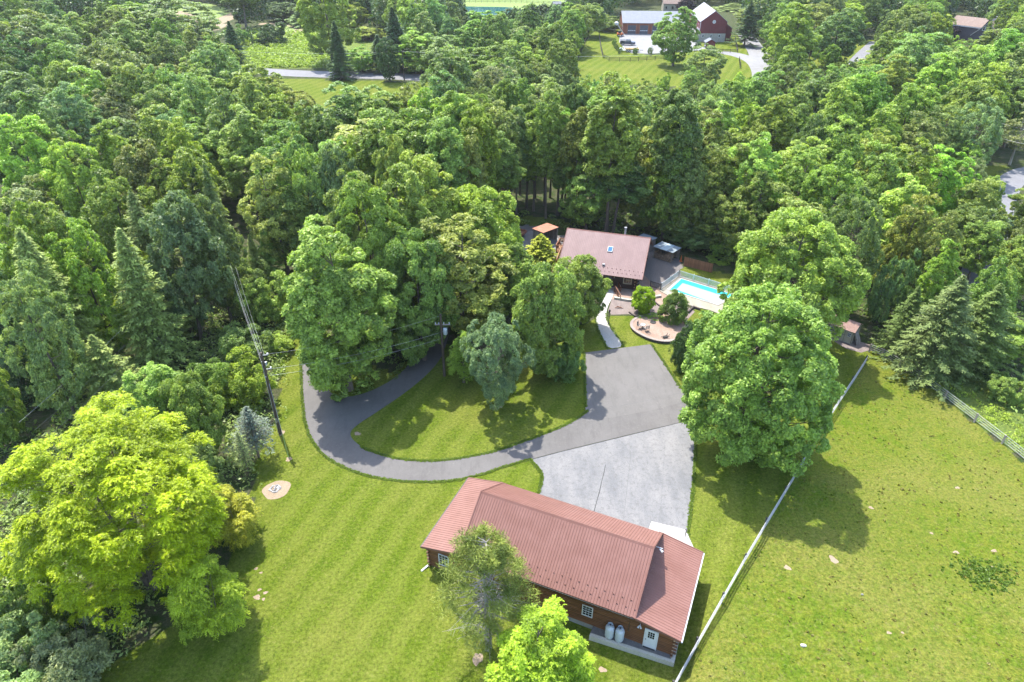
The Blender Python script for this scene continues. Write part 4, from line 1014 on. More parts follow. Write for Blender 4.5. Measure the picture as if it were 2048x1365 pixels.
MB().tube([(-.5, 0, .08), (-.1, .1, .2), (.3, 0, .12), (.6, -.1, .04)], [.03, .09, .07, .02], 6).tube([(-.1, .1, .2), (-.2, -.1, .38)], [.05, .015], 5).tube([(.25, 0, .12), (.3, .2, .35)], [.04, .01], 5).build('branch', 'cedar', dw)

# ---------------------------------------------------------------- fire pit of stones on the left lawn
p = at(550, 978); fp = thing('stone_fire_pit', 'ring of pale loose stones and ash on a bare earth circle in the left lawn', 'fire pit', tuple(p)); r = random.Random(2)
def rock_mesh(seed, mat, s=1.0):
    r = random.Random(seed); mb = MB(); n = 7
    for zi, (z, k) in enumerate(((0, .8), (.35, 1.0), (.7, .75), (.85, .35))):
        for j in range(n): a = 2*PI*j/n+zi*.2; q = k*r.uniform(.8, 1.15); mb.v.append((math.cos(a)*q*s, math.sin(a)*q*s*.75, z*s))
    for i in range(3):
        for j in range(n): q = (j+1) % n; mb.f.append((i*n+j, i*n+q, (i+1)*n+q, (i+1)*n+j))
    mb.f.append(tuple(3*n+j for j in range(n))); return mb.mesh('stone', mat)
rms = [rock_mesh(k, 'stone') for k in range(4)]
for k in range(19):
    a = 2*PI*k/14; rr = .42+r.uniform(-.05, .05) if k < 14 else r.uniform(.05, .3)
    o = link('stone', rms[k % 4], fp, loc=(rr*math.cos(a), rr*math.sin(a), 0), rot=(r.uniform(-.2, .2), r.uniform(-.2, .2), r.uniform(0, 6))); s = r.uniform(.10, .17); o.scale = (s, s, s*.8)
for k in range(4): MB().bar((-.1+k*.07, -.35, .08+.02*k), (.15-k*.06, .35, .14), .07).build('charred_stick', 'stone' if k % 2 else 'black', fp)
p = at(1606, 1292); o = link('boulder', rock_mesh(11, 'ledge_top'), None, loc=p); o.scale = (.26, .2, .14); tag(o, 'flat pale stone lying alone in the lower pasture', 'stone')
p = at(1724, 1190); o = link('boulder', rock_mesh(12, 'stone'), None, loc=p); o.scale = (.12, .11, .12); tag(o, 'small grey stone in the middle of the pasture', 'stone')

# ---------------------------------------------------------------- pasture fences
F1 = [(1733, 715), (1706, 757), (1679, 797), (1655, 834), (1631, 874), (1605, 920), (1571, 977), (1533, 1040), (1490, 1112), (1446, 1189), (1395, 1279), (1347, 1366), (1290, 1470)]
def board_fence(name, label, pix, h_at, rails, post_h, post_w, pmat, rmat, rw, rh, rnd_=False):
    P = [at(x, y, h_at) for x, y in pix]
    for q in P: q.z = float(terr(q.x, q.y))
    o = P[0].copy(); F = thing(name, label, 'fence', tuple(o))
    d0 = P[-1]-P[0]; ang = math.atan2(d0.y, d0.x)
    me = MB().box(-post_w/2, post_w/2, -post_w/2, post_w/2, -.3, post_h).mesh('post', pmat)
    fr2 = random.Random(len(pix))
    for q in P: link('post', me, F, loc=q-o, rot=(fr2.uniform(-.03, .03), fr2.uniform(-.03, .03), ang))
    off = Vector((-d0.y, d0.x, 0)).normalized()*(post_w/2+rw/2+.003)
    for i in range(len(P)-1):
        for h in rails:
            MB().bar(P[i]-o+off+Vector((0, 0, h)), P[i+1]-o+off+Vector((0, 0, h)), rw, rh).build('rail', rmat, F)
    return F
board_fence('pasture_fence', 'white board fence running along the garage side of the pasture', F1, .95, (.35, .72, 1.08), 1.22, .13, 'post', 'whitewood', .05, .13)
F2 = [(1740, 698), (1765, 708), (1799, 728), (1836, 751), (1891, 792), (1951, 838), (2007, 881), (2075, 935), (2150, 990)]
board_fence('pasture_fence', 'grey post and pale rail fence along the wood at the right of the pasture', F2, .45, (.25, .5, .75, 1.0), 1.12, .14, 'greywood', 'whitewood', .035, .055)

# ---------------------------------------------------------------- utility poles and wires
def upole(name, label, base, h, arms, tr=None):
    p = at(*base); T = thing(name, label, 'utility pole', tuple(p))
    MB().tube([(0, 0, -.3), (0, 0, h*.5), (0, 0, h)], [.165, .145, .115], 12).build('pole', 'pole', T)
    return T, p
P1, p1 = upole('utility_pole', 'tall dark wooden utility pole on the lawn strip left of the driveway', (561, 868), 10.0, 0)
for z, s, w_ in ((9.7, 1, .5), (8.1, 1, .35)):
    MB().bar((0, 0, z), (.6, .0, z+.05), .05).build('insulator_arm', 'steel', P1)
    MB().tube([(.6, 0, z+.05), (.6, 0, z+.25)], [.05, .08], 8).build('insulator', 'white', P1)
MB().tube([(.24, 0, 8.6), (.24, 0, 8.95)], .1, 10).build('junction', 'steel', P1)
MB().tube([(-.17, -.05, .1), (-.15, -.05, 5), (-.13, -.05, 9.0)], .035, 6).build('riser_conduit', 'steel', P1)
MB().tube([(.0, -.17, 7.35), (.0, -.3, 7.35)], .06, 6).build('bracket', 'steel', P1)
P2, p2 = upole('utility_pole', 'shorter dark utility pole with a pale transformer beside the branching driveway', (889, 752), 8.2, 0)
MB().bar((-.7, 0, 6.9), (1.0, 0, 6.9), .1).build('crossarm', 'greywood', P2)
for x in (-.6, -.25, .3, .9): MB().tube([(x, 0, 6.95), (x, 0, 7.15)], [.05, .07], 8).build('insulator', 'white', P2)
t = MB().lathe([(.2, 5.7), (.24, 5.75), (.24, 6.4), (.21, 6.48), (.06, 6.52)], 14, (.42, -.1, 0)).build('transformer', 'tank', P2, True); MB().tube([(.42, -.1, 6.5), (.42, -.1, 6.72)], .04, 8).build('bushing', 'dark', t)
MB().bar((0, 0, 6.0), (.3, -.05, 6.0), .08).build('bracket', 'steel', P2)
def wire(a, b, sag, rad=.016, mat='wire', label='cable strung between the two utility poles', group=None, name='power_line'):
    a = Vector(a); b = Vector(b); pts = []
    for i in range(15):
        t = i/14; p = a.lerp(b, t); p.z -= sag*4*t*(1-t); pts.append(p)
    o = MB().tube([p-a for p in pts], rad, 4).build(name, mat); o.location = a; return tag(o, label, 'cable', group)
for h1, h2, lab in ((9.8, 8.0, 'topmost thin cable between the two utility poles'), (8.1, 6.6 - .7, 'upper pale cable sagging between the two utility poles over the driveway'), (7.35, 5.1, 'lower thick pale cable between the two utility poles over the driveway')):
    wire(p1+Vector((.3, 0, h1)), p2+Vector((-.1, 0, h2)), .5, .010 if h1 < 9 else .006, 'wire', lab)
far_ = at(462, 535, 9.5)
for k, (h, dx) in enumerate(((9.9, .0), (9.6, .55), (8.3, -.1), (7.4, -.15))):
    wire(p1+Vector((dx*.4, .1, h)), far_+Vector((dx*1.0, 0, (h-9.5)*.9)), .5, .006 if k < 2 else .009, 'wire', ('topmost', 'second', 'third', 'lowest')[k]+' of four cables running left into the wood from the tall utility pole', 'cables running left into the wood')
anc = at(578, 919)
g = wire(p1+Vector((.12, -.1, 6.5)), anc, 0, .014, 'steel', 'guy wire staying the tall utility pole to the lawn, with a green guard', None, 'guy_wire')
dv = (p1+Vector((.12, -.1, 6.5))-anc); MB().tube([anc-g.location+dv*.02, anc-g.location+dv*.34], .05, 8).build('guard', 'guard', g)
for k, (a, b) in enumerate((((38, 845), (262, 640)), ((70, 860), (250, 690)), ((100, 872), (262, 712)))):
    wire(at(a[0], a[1], 7), at(b[0], b[1], 7), .2, .009, 'wire_dark' if k else 'wire', ('upper', 'middle', 'lower')[k]+' cable crossing the dark gap among the left spruces', 'cables across the left wood')
P3, p3 = upole('utility_pole', 'thin grey utility pole by the far road left of centre', (809, 162), 8.5, 0)
MB().bar((-.5, 0, 8.1), (.5, 0, 8.1), .12).build('crossarm', 'greywood', P3)
P4, p4 = upole('utility_pole', 'pale utility pole in the trees right of the barns', (1616, 128), 11.5, 0)
MB().bar((-.8, 0, 11), (.8, 0, 11), .12).build('crossarm', 'greywood', P4)
wire(p3+Vector((0, 0, 8.3)), at(1300, 110, 8), 1.0, .02, 'wire', 'long cable running right from the far roadside pole')
wire(p3+Vector((0, 0, 8.3)), at(380, 95, 8), 1.2, .02, 'wire', 'long cable running left from the far roadside pole')
wire(at(1920, 212, 8), at(2060, 262, 8), .5, .02, 'wire', 'thin cable over the trees near the right edge')
wire(at(1935, 250, 7), at(2060, 290, 7), .5, .02, 'wire', 'lower thin cable over the trees near the right edge')

# ================================================================== BARNS IN THE BACKGROUND
def gable_block(T, L_, W, z0, he, hr, wallm, roofm, oh=.3, ridge_along='x', th=.15, names=('wall', 'roof')):
    """rectangular block in local frame, ridge along x or y"""
    if ridge_along == 'x':
        MB().prism([(0, 0, z0), (0, W, z0), (0, W, he), (0, W/2, hr), (0, 0, he)], (L_, 0, 0)).build(names[0], wallm, T)
        k = (hr-he)/(W/2)
        for y0, y1 in ((-oh, W/2), (W+oh, W/2)):
            z_ = he-k*oh+.02
            MB().hexa([(-oh, y0, z_), (L_+oh, y0, z_), (L_+oh, y1, hr+.02), (-oh, y1, hr+.02), (-oh, y0, z_+th), (L_+oh, y0, z_+th), (L_+oh, y1, hr+.02+th), (-oh, y1, hr+.02+th)]).build(names[1], roofm, T)
    else:
        MB().prism([(0, 0, z0), (L_, 0, z0), (L_, 0, he), (L_/2, 0, hr), (0, 0, he)], (0, W, 0)).build(names[0], wallm, T)
        k = (hr-he)/(L_/2)
        for x0, x1 in ((-oh, L_/2), (L_+oh, L_/2)):
            z_ = he-k*oh+.02
            MB().hexa([(x0, -oh, z_), (x1, -oh, hr+.02), (x1, W+oh, hr+.02), (x0, W+oh, z_), (x0, -oh, z_+th), (x1, -oh, hr+.02+th), (x1, W+oh, hr+.02+th), (x0, W+oh, z_+th)]).build(names[1], roofm, T)
B = thing('red_barn', 'tall dark red barn with pale roof, stone base and a round star sign', 'barn', (70.91, 279.97, 0), -.06)
gable_block(B, 9.75, 24.8, 3.0, 7.0, 10.63, 'barnred', 'roof_white', .25, 'y')
MB().box(-.02, 9.77, -.02, 24.7, -.2, 2.99).build('stone_base', 'fieldstone', B)
for k in range(20): MB().box(k*.4875+.01, k*.4875+.47, -.045, -.005, 3.0, 7.0+min(k*.4875, 9.75-(k+1)*.4875)*.74).build('board', 'barnred', B)
for x in (1.2, 4.2, 7.3): win(B, x, x+.5, 1.7, 2.6, -.03, 1, 2, .14)
for y in (3, 8, 13, 18, 21):
    w_ = MB().box(-.08, -.01, y, y+.8, 4.6, 5.9).build('window', 'white', B); MB().box(-.10, -.081, y+.12, y+.68, 4.75, 5.75).build('pane', 'glass', w_)
MB().box(-.1, .05, -.06, .1, 0, 7.0).build('corner_trim', 'white', B)
for k in range(3): MB().box(-.09, -.02, 1.0+k*1.9, 2.2+k*1.9, 3.0, 4.4).build('trim', 'white', B)
s = MB().tube([(4.9, -.05, 7.0), (4.9, -.12, 7.0)], .62, 20).build('round_sign', 'white', B)
mb = MB(); pts = []
for k in range(10): a = PI/2+k*PI/5; q = .5 if k % 2 == 0 else .2; pts.append((4.9+math.cos(a)*q, -.125, 7.0+math.sin(a)*q))
mb.prism(pts, (0, -.02, 0)).build('star', 'steel', s)
MB().prism([(9.8, 3, 0), (12.6, 3, 0), (12.6, 3, 4.4), (9.8, 3, 6.2)], (0, 18, 0)).build('side_wing', 'barnred', B)
MB().prism([(9.8, 2.7, 6.25), (13.0, 2.7, 4.25), (13.0, 2.7, 4.4), (9.8, 2.7, 6.4)], (0, 18.6, 0)).build('wing_roof', 'roof_white', B)
MB().box(-2.4, -.1, -.6, 1.2, 0, 2.4).build('porch_block', 'fieldstone', B)
WK = thing('workshop', 'long red brown workshop with grey roof and dark overhead doors beside the barn', 'workshop', (44.47, 297.58, 0), -.07)
gable_block(WK, 23.7, 22.1, 0, 4.1, 7.0, 'workbrown', 'roof_grey', .4, 'x')
panels(WK, (-.4, -.42, 4.15), (1, 0, 0), (0, 11.1, 2.95), 24.5, 11.5, .9, 'roof_grey', .04, .05)
for x0 in (1.9, 6.7, 11.6):
    D = MB().box(x0, x0+3.2, -.10, -.03, .05, 3.3).build('overhead_door', 'doorgrey', WK)
    for q in range(4): MB().box(x0+.2+q*.75, x0+.8+q*.75, -.13, -.101, 1.25, 1.5).build('pane', 'white', D)
    for q in range(1, 4): MB().box(x0, x0+3.2, -.11, -.101, q*.82-.02, q*.82+.02).build('groove', 'dark', D)
    MB().box(x0-.3, x0-.02, -.08, -.01, 0, 3.6).box(x0+3.22, x0+3.5, -.08, -.01, 0, 3.6).build('door_trim', 'cedar', D)
for x0 in (15.9, 17.4, 18.9): win(WK, x0, x0+.8, 2.3, 3.3, -.03, 1, 2, .15)
for y in (1, 3.2, 5.5): w_ = MB().box(-.06, -.005, y, y+.7, 1.4, 2.9).build('window', 'white', WK); MB().box(-.08, -.061, y+.12, y+.58, 1.5, 2.8).build('pane', 'glass', w_)
MB().box(-.3, 24, -1.0, -.11, 0, .12).build('apron', 'new_concrete', WK)
q = at(1413, 97)
RS = thing('small_red_shed', 'small red shed with a grey roof in the fenced plot below the red barn', 'shed', (q.x-.5, q.y-1, 0), .0)
gable_block(RS, 3.2, 3.0, 0, 2.2, 3.1, 'barnred', 'roof_grey', .35, 'y'); MB().box(-.05, -.01, .9, 2.2, 0, 1.9).build('door', 'white', RS)
q = at(1326, 24)
BH = thing('brown_outbuilding', 'small building with a brown roof and pale walls behind the grey roofed workshop', 'building', (q.x, q.y, 0), -.05)
gable_block(BH, 10.5, 7, 0, 3.6, 6.0, 'tan', 'shingle_dark', .4, 'x'); MB().box(1.0, 1.8, -.05, -.01, 1.2, 2.4).build('window', 'glass', BH); MB().box(4.0, 4.8, -.05, -.01, 1.2, 2.4).build('window', 'glass', BH)
# house at the right edge
a = at(1900, 47.5, 5.0); b = at(1962, 55, 5.0); d = b-a; ph = math.atan2(d.y, d.x); ln = d.length
RH = thing('slate_blue_house', 'dark slate house with brown roof and white trim among upper right trees', 'house', (a.x, a.y, 0), ph)
gable_block(RH, ln, 9.0, 0, 5.0, 7.4, 'housegrey', 'shingle_dark', .4, 'x')
MB().box(-.45, ln+.1, -.5, -.41, 4.55, 4.85).build('fascia', 'white', RH); MB().box(-.12, .02, -.06, .1, 0, 4.6).build('corner_trim', 'white', RH)
g0 = ln-1.0
MB().prism([(g0, -3.5, 0), (g0+8, -3.5, 0), (g0+8, -3.5, 4.0), (g0+4.8, -3.5, 7.2), (g0, -3.5, 2.6)], (0, 3.6, 0)).build('front_gable', 'housegrey', RH)
for p, q in (((g0-.3, 2.35), (g0+4.8, 7.35)), ((g0+8.3, 3.75), (g0+4.8, 7.35))):
    MB().bar((p[0], -3.6, p[1]), (q[0], -3.6, q[1]), .12, .22, up=(0, 1, 0)).build('rake_trim', 'white', RH)
    MB().prism([(p[0], -3.7, p[1]+.1), (q[0], -3.7, q[1]+.1), (q[0], -3.7, q[1]+.25), (p[0], -3.7, p[1]+.25)], (0, 7.0, 0)).build('roof', 'shingle_dark', RH)
for x0, z0_ in ((g0+3.2, 4.6), (g0+6.2, 3.4), (g0+3.4, 1.6)): win(RH, x0, x0+.7, z0_, z0_+1.1, -3.52, 1, 2, .16)
MB().box(ln+1.5, ln+2.7, 4.0, 5.0, 6, 8.6).build('chimney', 'fieldstone', RH)
# black fences round the paddock
def bf(label, pix, rails=(.4, .8, 1.2)):
    P = [at(*p) for p in pix]; pts = [P[0]]
    return seg_fence('paddock_fence', label, 'fence', P, 1.35, rails, 'black', 'black', .14, .05, .14, 3.0)
bf('black board fence along the near side of the bank below the workshop', [(1208, 118), (1218, 123), (1260, 124), (1310, 121), (1345, 119)])
bf('black fence running up the left side of the bank beside the workshop', [(1206, 116), (1202, 100), (1198, 72)])
bf('black fence curving along the barn lane right of the big shade tree', [(1388, 109), (1420, 112), (1445, 116)])
bf('thin fence around the small red shed plot', [(1412, 102), (1445, 106), (1475, 106), (1470, 80)], (.4, .8, 1.1))
bf('thin fence on the far left of the mown paddock strip', [(1140, 160), (1160, 110), (1178, 72)], (.5, 1.1))
# thin summer haze filling the valley air
hz = MB().box(-1560, 1560, -140, 1800, -1.5, 62).build('haze', 'dark'); hz.data.materials.clear()
hm = bpy.data.materials.new('air'); hm.use_nodes = True; hn = hm.node_tree; hn.nodes.remove(hn.nodes['Principled BSDF'])
pv = hn.nodes.new('ShaderNodeVolumePrincipled'); pv.inputs['Color'].default_value = (.95, .97, 1, 1); pv.inputs['Density'].default_value = .00009; pv.inputs['Anisotropy'].default_value = .3
hn.links.new(pv.outputs[0], hn.nodes['Material Output'].inputs['Volume']); hz.data.materials.append(hm); hz['kind'] = 'stuff'; hz['label'] = 'thin pale summer haze over the valley'; hz['category'] = 'haze'
bf('dark board fence across the pale top pasture', [(845, 5), (1010, 6), (1120, 8)], (.5, 1.1))
bf('short fence with rails beside the curving barn lane', [(1478, 122), (1480, 138)], (.5, 1.1))
q = at(1107, 17); RUN = thing('run_in_shelter', 'tiny grey roofed run-in shelter in the top pasture', 'shed', (q.x, q.y, 0), .2)
gable_block(RUN, 4, 3, 0, 1.8, 2.7, 'greywood', 'roof_grey', .2, 'x')
# vehicles in the yard
q = at(1240, 90); PT = thing('pickup_truck', 'dark blue pickup truck with a bed rack on the pale gravel yard', 'pickup truck', (q.x, q.y, 0), math.radians(-12))
MB().box(0, 5.6, -.95, .95, .45, 1.0).prism([(3.9, -.93, 1.0), (5.5, -.9, 1.0), (5.35, -.88, 1.15), (3.9, -.9, 1.25)], (0, 1.8, 0)).build('body', 'carblue', PT)
cb = MB().prism([(2.0, -.85, 1.0), (4.1, -.85, 1.05), (3.5, -.75, 1.75), (2.2, -.75, 1.75)], (0, 1.6, 0)).build('cab', 'carblue', PT)
MB().prism([(3.58, -.78, 1.72), (4.12, -.82, 1.12), (4.14, .70, 1.12), (3.6, .66, 1.72)], (.02, 0, .02)).build('windscreen', 'glass', cb)
MB().prism([(2.2, -.86, 1.2), (3.8, -.87, 1.2), (3.45, -.79, 1.68), (2.3, -.79, 1.68)], (0, -.02, 0)).build('side_window', 'glass', cb)
MB().box(.05, 1.95, -.95, -.88, 1.0, 1.3).box(.05, 1.95, .88, .95, 1.0, 1.3).box(.0, .06, -.95, .95, 1.0, 1.3).build('bed', 'carblue', PT)
for y in (-.9, .9): MB().bar((-.1, y, 1.75), (3.9, y, 1.85), .12).bar((.2, y, 1.2), (.2, y, 1.75), .08).bar((1.8, y, 1.2), (1.8, y, 1.8), .08).build('rack', 'steel', PT)
MB().box(-.1, 1.9, -.85, .85, 1.76, 1.82).build('rack_load', 'dark', PT)
for x in (1.1, 4.5):
    for y in (-.92, .92): wheel(PT, x, y, .4, 1.2)
q = at(1243, 104); LT = thing('lumber_trailer', 'flat trailer loaded with yellow new lumber beside the pickup truck', 'trailer', (q.x, q.y, 0), math.radians(-4))
MB().box(0, 6.2, -1.1, 1.1, .6, .75).box(-1.0, .3, -.9, .9, .5, 1.2).build('bed', 'white', LT); MB().bar((6.2, 0, .65), (7.6, 0, .6), .12).build('drawbar', 'dark', LT)
for k in range(6): MB().box(1.3, 6.0, -.9+k*.3, -.63+k*.3, .76, 1.25-.04*(k % 2)).build('lumber', 'lumber', LT)
for k in range(4): MB().box(1.2+k*1.4, 1.3+k*1.4, -1.14, -1.08, .7, 1.7).build('stake', 'yellow', LT)
for x in (1.9, 2.8):
    for y in (-1.15, 1.15): wheel(LT, x, y, .38, 1.1)
q = at(1239, 73); SK = thing('telehandler', 'orange lift machine with a raised pale boom at the workshop corner', 'lift machine', (q.x, q.y, 0), .0)
MB().box(-1, 1.4, -.9, .9, .5, 1.2).build('body', 'orange', SK); MB().box(-.6, .4, -.6, .6, 1.2, 2.0).build('cab', 'dark', SK); MB().bar((1.6, -.3, .9), (-1.4, -.3, 4.6), .4).build('boom', 'ledge_top', SK)
MB().lathe([(.2, 0), (.75, .3), (.8, 1.0), (.3, 1.4)], 12, (-1.6, -.3, 4.0)).build('bucket', 'white', SK)
for x in (-.6, 1.0):
    for y in (-.95, .95): wheel(SK, x, y, .4, 1.2)

# ================================================================== TREES
def unit(v): return v/np.maximum(np.linalg.norm(v, axis=-1, keepdims=True), 1e-6)
def cards(C, Nn, D, ln, wd, rng, fold=.25, tri=False):
    """leaf quads (kite shaped, slightly folded) at C with normals Nn, long axis D"""
    n = len(C); Nn = unit(Nn); D = D-Nn*np.sum(D*Nn, 1, keepdims=True); D = unit(D+rng.normal(0, 1e-3, D.shape)); S_ = np.cross(Nn, D)
    l = (ln*(.5+1.0*rng.random(n)))[:, None]; w_ = (wd*(.5+1.0*rng.random(n)))[:, None]
    if tri:
        V = np.stack([C-D*l*.45+S_*w_*.5, C+D*l*.6, C-D*l*.45-S_*w_*.5], 1).reshape(-1, 3); return V, np.arange(n*3).reshape(-1, 3)
    b = Nn*w_*fold
    V = np.stack([C-D*l*.5, C+S_*w_*.5+b-D*l*.05, C+D*l*.5, C-S_*w_*.5+b-D*l*.05], 1).reshape(-1, 3)
    F = np.arange(n*4).reshape(-1, 4); return V, F
def sph(n, rng): return unit(rng.normal(size=(n, 3)))
def limb_mesh(name, H, rb, targets, fork_z, rng, mat='bark', bend=.4, lean=(0, 0), n_l=None, thick=.32, multi=1):
    """tapered trunk (or several stems) with limbs reaching into the crown"""
    mb = MB()
    for s in range(multi):
        ox, oy = (rng.normal(0, .5, 2) if multi > 1 else (0, 0)); pts = []; rad = []
        ph = rng.uniform(0, 6.28, 2)
        for i in range(7):
            t = i/6; pts.append((ox*(.3+1.6*t)+bend*math.sin(t*3+ph[0])*t+lean[0]*t, oy*(.3+1.6*t)+bend*math.sin(t*2.6+ph[1])*t+lean[1]*t, -.3+t*(H*.86+.3))); rad.append(rb*(1.35 if i == 0 else 1)*(1-.86*t)/(1 if multi == 1 else 1.5))
        mb.tube(pts, rad, 7)
    P = [Vector(p) for p in pts]
    tg = targets if n_l is None else targets[:n_l]
    for c in tg:
        c = Vector(c); z0 = max(fork_z, min(c.z-.35*Vector((c.x, c.y, 0)).length-.5, H*.8)); t = min(max((z0+.3)/(H*.86+.3), 0), .99)*6; i = int(t); a = P[i].lerp(P[i+1], t-i)
        r0 = max(.03, rb*thick*(1-.8*z0/H)); m = a.lerp(c, .55); m.z -= .08*(c-a).length
        mb.tube([a, m, c], [r0, r0*.6, r0*.18], 4, False)
    return mb.mesh('trunk', mat)

def broad(seed, H, R, base, nclump, cr, nleaf, ln, wd, mode='leaf', shape='round', rough=.16, flat=.72, trunkr=.28, bark='bark', inner=.12, limbs=26, spread=0.8, bend=.4, multi=1, sub=7, tri=True):
    rng = np.random.default_rng(seed); zc = base+(H-base)*(.5 if shape != 'tall' else .52); hz = (H-base)/2
    d = sph(nclump*3, rng)
    # spread clump directions
    keep = [0]
    for i in range(1, len(d)):
        if len(keep) >= nclump: break
        if np.min(np.linalg.norm(d[keep]-d[i], axis=1)) > 1.15/math.sqrt(nclump)*spread*1.6: keep.append(i)
    d = d[keep]; nclump = len(d)
    lob = 1+rough*(np.sin(3*np.arctan2(d[:, 1], d[:, 0])+seed)+.8*np.sin(5*d[:, 2]+2*d[:, 0]+seed*1.7))
    zz = d[:, 2]
    if shape == 'round': prof = np.ones(nclump)
    elif shape == 'egg': prof = 1-.28*np.clip(zz, 0, 1)+.0*zz
    elif shape == 'vase': prof = 1-.35*np.clip(-zz, 0, 1)
    elif shape == 'tall': prof = .95-.2*np.abs(zz)
    elif shape == 'dome': prof = 1-.05*zz; 
    k = np.where(rng.random(nclump) < .25, rng.uniform(.45, .8, nclump), rng.uniform(.86, 1.02, nclump))*lob
    Rr = (R-cr*.55)
    c = np.stack([d[:, 0]*Rr*k*prof, d[:, 1]*Rr*k*prof, zc+d[:, 2]*(hz-cr*.45)*k], 1)
    if shape == 'dome': c[:, 2] = base+np.abs(c[:, 2]-base)
    cs = cr*rng.uniform(.5, 1.4, nclump)
    c += rng.normal(0, cr*.28, c.shape)*np.array([1, 1, .6])
    # sub clumps
    S1 = nclump*sub; ci = np.repeat(np.arange(nclump), sub); dd = unit(sph(S1, rng)+d[ci]*.9+np.array([0, 0, .35]))
    sc = c[ci]+dd*(cs[ci]*.72)[:, None]*np.array([1, 1, flat]); sr = cs[ci]*.46*rng.uniform(.75, 1.2, S1)
    tintc = np.clip(.5+rng.normal(0, .16, nclump)[ci]+rng.normal(0, .14, S1), 0, 1)
    if mode == 'leaf':
        per = nleaf//S1; li = np.repeat(np.arange(S1), per); n = len(li)
        q = unit(sph(n, rng)+dd[li]*.75+np.array([0, 0, .3])); C = sc[li]+q*(sr[li]*(.35+.85*rng.random(n)**.6))[:, None]*np.array([1, 1, flat])
        Nn = unit(q*.55+np.array([0, 0, .6])+rng.normal(0, .55, (n, 3))); D = rng.normal(size=(n, 3))+q*.6-np.array([0, 0, .35])
        V, F = cards(C, Nn, D, ln, wd, rng, tri=tri)
    elif mode == 'spray':                      # compound leaves: fronds radiating from twig ends and arching over
        fr = 7; lf = 7; per = max(1, nleaf//(S1*fr*lf)); 
        tw = np.repeat(np.arange(S1), per); q = unit(sph(len(tw), rng)+dd[tw]*.9+np.array([0, 0, .45])); T = sc[tw]+q*(sr[tw]*rng.uniform(.5, 1.1, len(tw)))[:, None]
        f = np.repeat(np.arange(len(tw)), fr); a = rng.uniform(0, 2*PI, len(f)); hd = np.stack([np.cos(a), np.sin(a), 0*a], 1); hd = unit(hd+q[f]*.45)
        g = np.repeat(np.arange(len(f)), lf); t = np.tile(np.linspace(.15, 1, lf), len(f)); FL = (ln*3.2*rng.uniform(.7, 1.15, len(f)))[g]
        C = T[f][g]+hd[g]*(FL*t)[:, None]+np.array([0, 0, 1.])*(FL*(.22*t-.55*t*t))[:, None]
        side = np.cross(hd[g], [0, 0, 1.]); sg = np.where(np.arange(len(g)) % 2 == 0, 1., -1.)[:, None]
        D = unit(side*sg*.9+hd[g]*.8-np.array([0, 0, .25])); C = C+D*ln*.3
        Nn = unit(np.array([0, 0, 1.])+hd[g]*.25+rng.normal(0, .28, C.shape)); V, F = cards(C, Nn, D, ln*1.0, wd, rng, tri=True); li = tw[f][g]
        n = len(C)
    tint = np.clip(tintc[li]+rng.normal(0, .26, n), 0, 1)
    rr = np.hypot(V[:, 0], V[:, 1]); kz = (H-base)/(np.percentile(V[:, 2], 99.7)-base); kr = R/np.percentile(rr, 98.5)
    V[:, 2] = base+(V[:, 2]-base)*kz; V[:, :2] *= kr; c = np.stack([c[:, 0]*kr, c[:, 1]*kr, base+(c[:, 2]-base)*kz], 1)
    me = np_mesh('crown', V, F, M['leaf'], tint)
    order = np.argsort(rng.random(nclump)); tr = limb_mesh('trunk', H, trunkr, [tuple(c[i]) for i in order], max(base*.8, 1.0), rng, bark, bend, n_l=limbs, multi=multi)
    return dict(crown=me, trunk=tr, H=H, R=R, mat='leaf')

def spruce(seed, H, R, base, nb, ln, wd, per, droop=.3, irregular=.15, pine=False, trunkr=.22, lift=.0):
    rng = np.random.default_rng(seed); Cs = []; Ns = []; Ds = []; Ti = []; tips = []
    for b_ in range(nb):
        t = (b_+rng.random())/nb; t = t**.85; z = base+(H-base)*t; r = R*((1-t)**.82)*(1+rng.normal(0, irregular))+.12; a = b_*2.39996+rng.normal(0, .25)
        if pine: r = R*math.sin(PI*min(1, (.12+.88*(1-t)))**1.0)**.6*(1+rng.normal(0, irregular))+.1 if t > .0 else r
        h = np.array([math.cos(a), math.sin(a), 0]); sd = np.array([-h[1], h[0], 0]); m = max(6, int(per*(r/R+.12)))
        s = rng.random(m)**.7; lat = rng.normal(0, 1, m)*.22*(.25+np.sin(PI*np.clip(s, 0, 1)**.8))*min(r, 1.6)*1.1
        zz = -droop*r*s**1.4+droop*.9*r*.35*s**4+lift*r*s
        P = np.array([0, 0, z])+h*(r*s)[:, None]+sd*lat[:, None]+np.array([0, 0, 1.])*(zz-np.abs(lat)*.18+rng.normal(0, .04, m))[:, None]
        Cs.append(P); Ns.append(np.array([0, 0, 1.])+h*.15+rng.normal(0, .35, (m, 3))); Ds.append(h*.9+sd*(np.sign(lat)*.8)[:, None]+np.array([0, 0, -.25])+rng.normal(0, .15, (m, 3)))
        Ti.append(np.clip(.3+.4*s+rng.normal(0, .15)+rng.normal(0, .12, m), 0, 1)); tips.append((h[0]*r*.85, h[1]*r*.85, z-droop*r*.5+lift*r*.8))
    C = np.concatenate(Cs); V, F = cards(C, np.concatenate(Ns), np.concatenate(Ds), ln, wd*1.3, rng, .3, True)
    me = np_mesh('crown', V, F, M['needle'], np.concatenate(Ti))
    mb = MB(); mb.tube([(0, 0, -.3), (0, 0, H*.5), (0, 0, H*.97)], [trunkr*1.3, trunkr*.7, .02], 7)
    for i in range(0, len(tips), max(1, len(tips)//50)):
        x, y, z = tips[i]; mb.tube([(0, 0, z+droop*math.hypot(x, y)*.5), (x, y, z)], [.05, .012], 4, False)
    return dict(crown=me, trunk=mb.mesh('trunk', 'bark'), H=H, R=R)

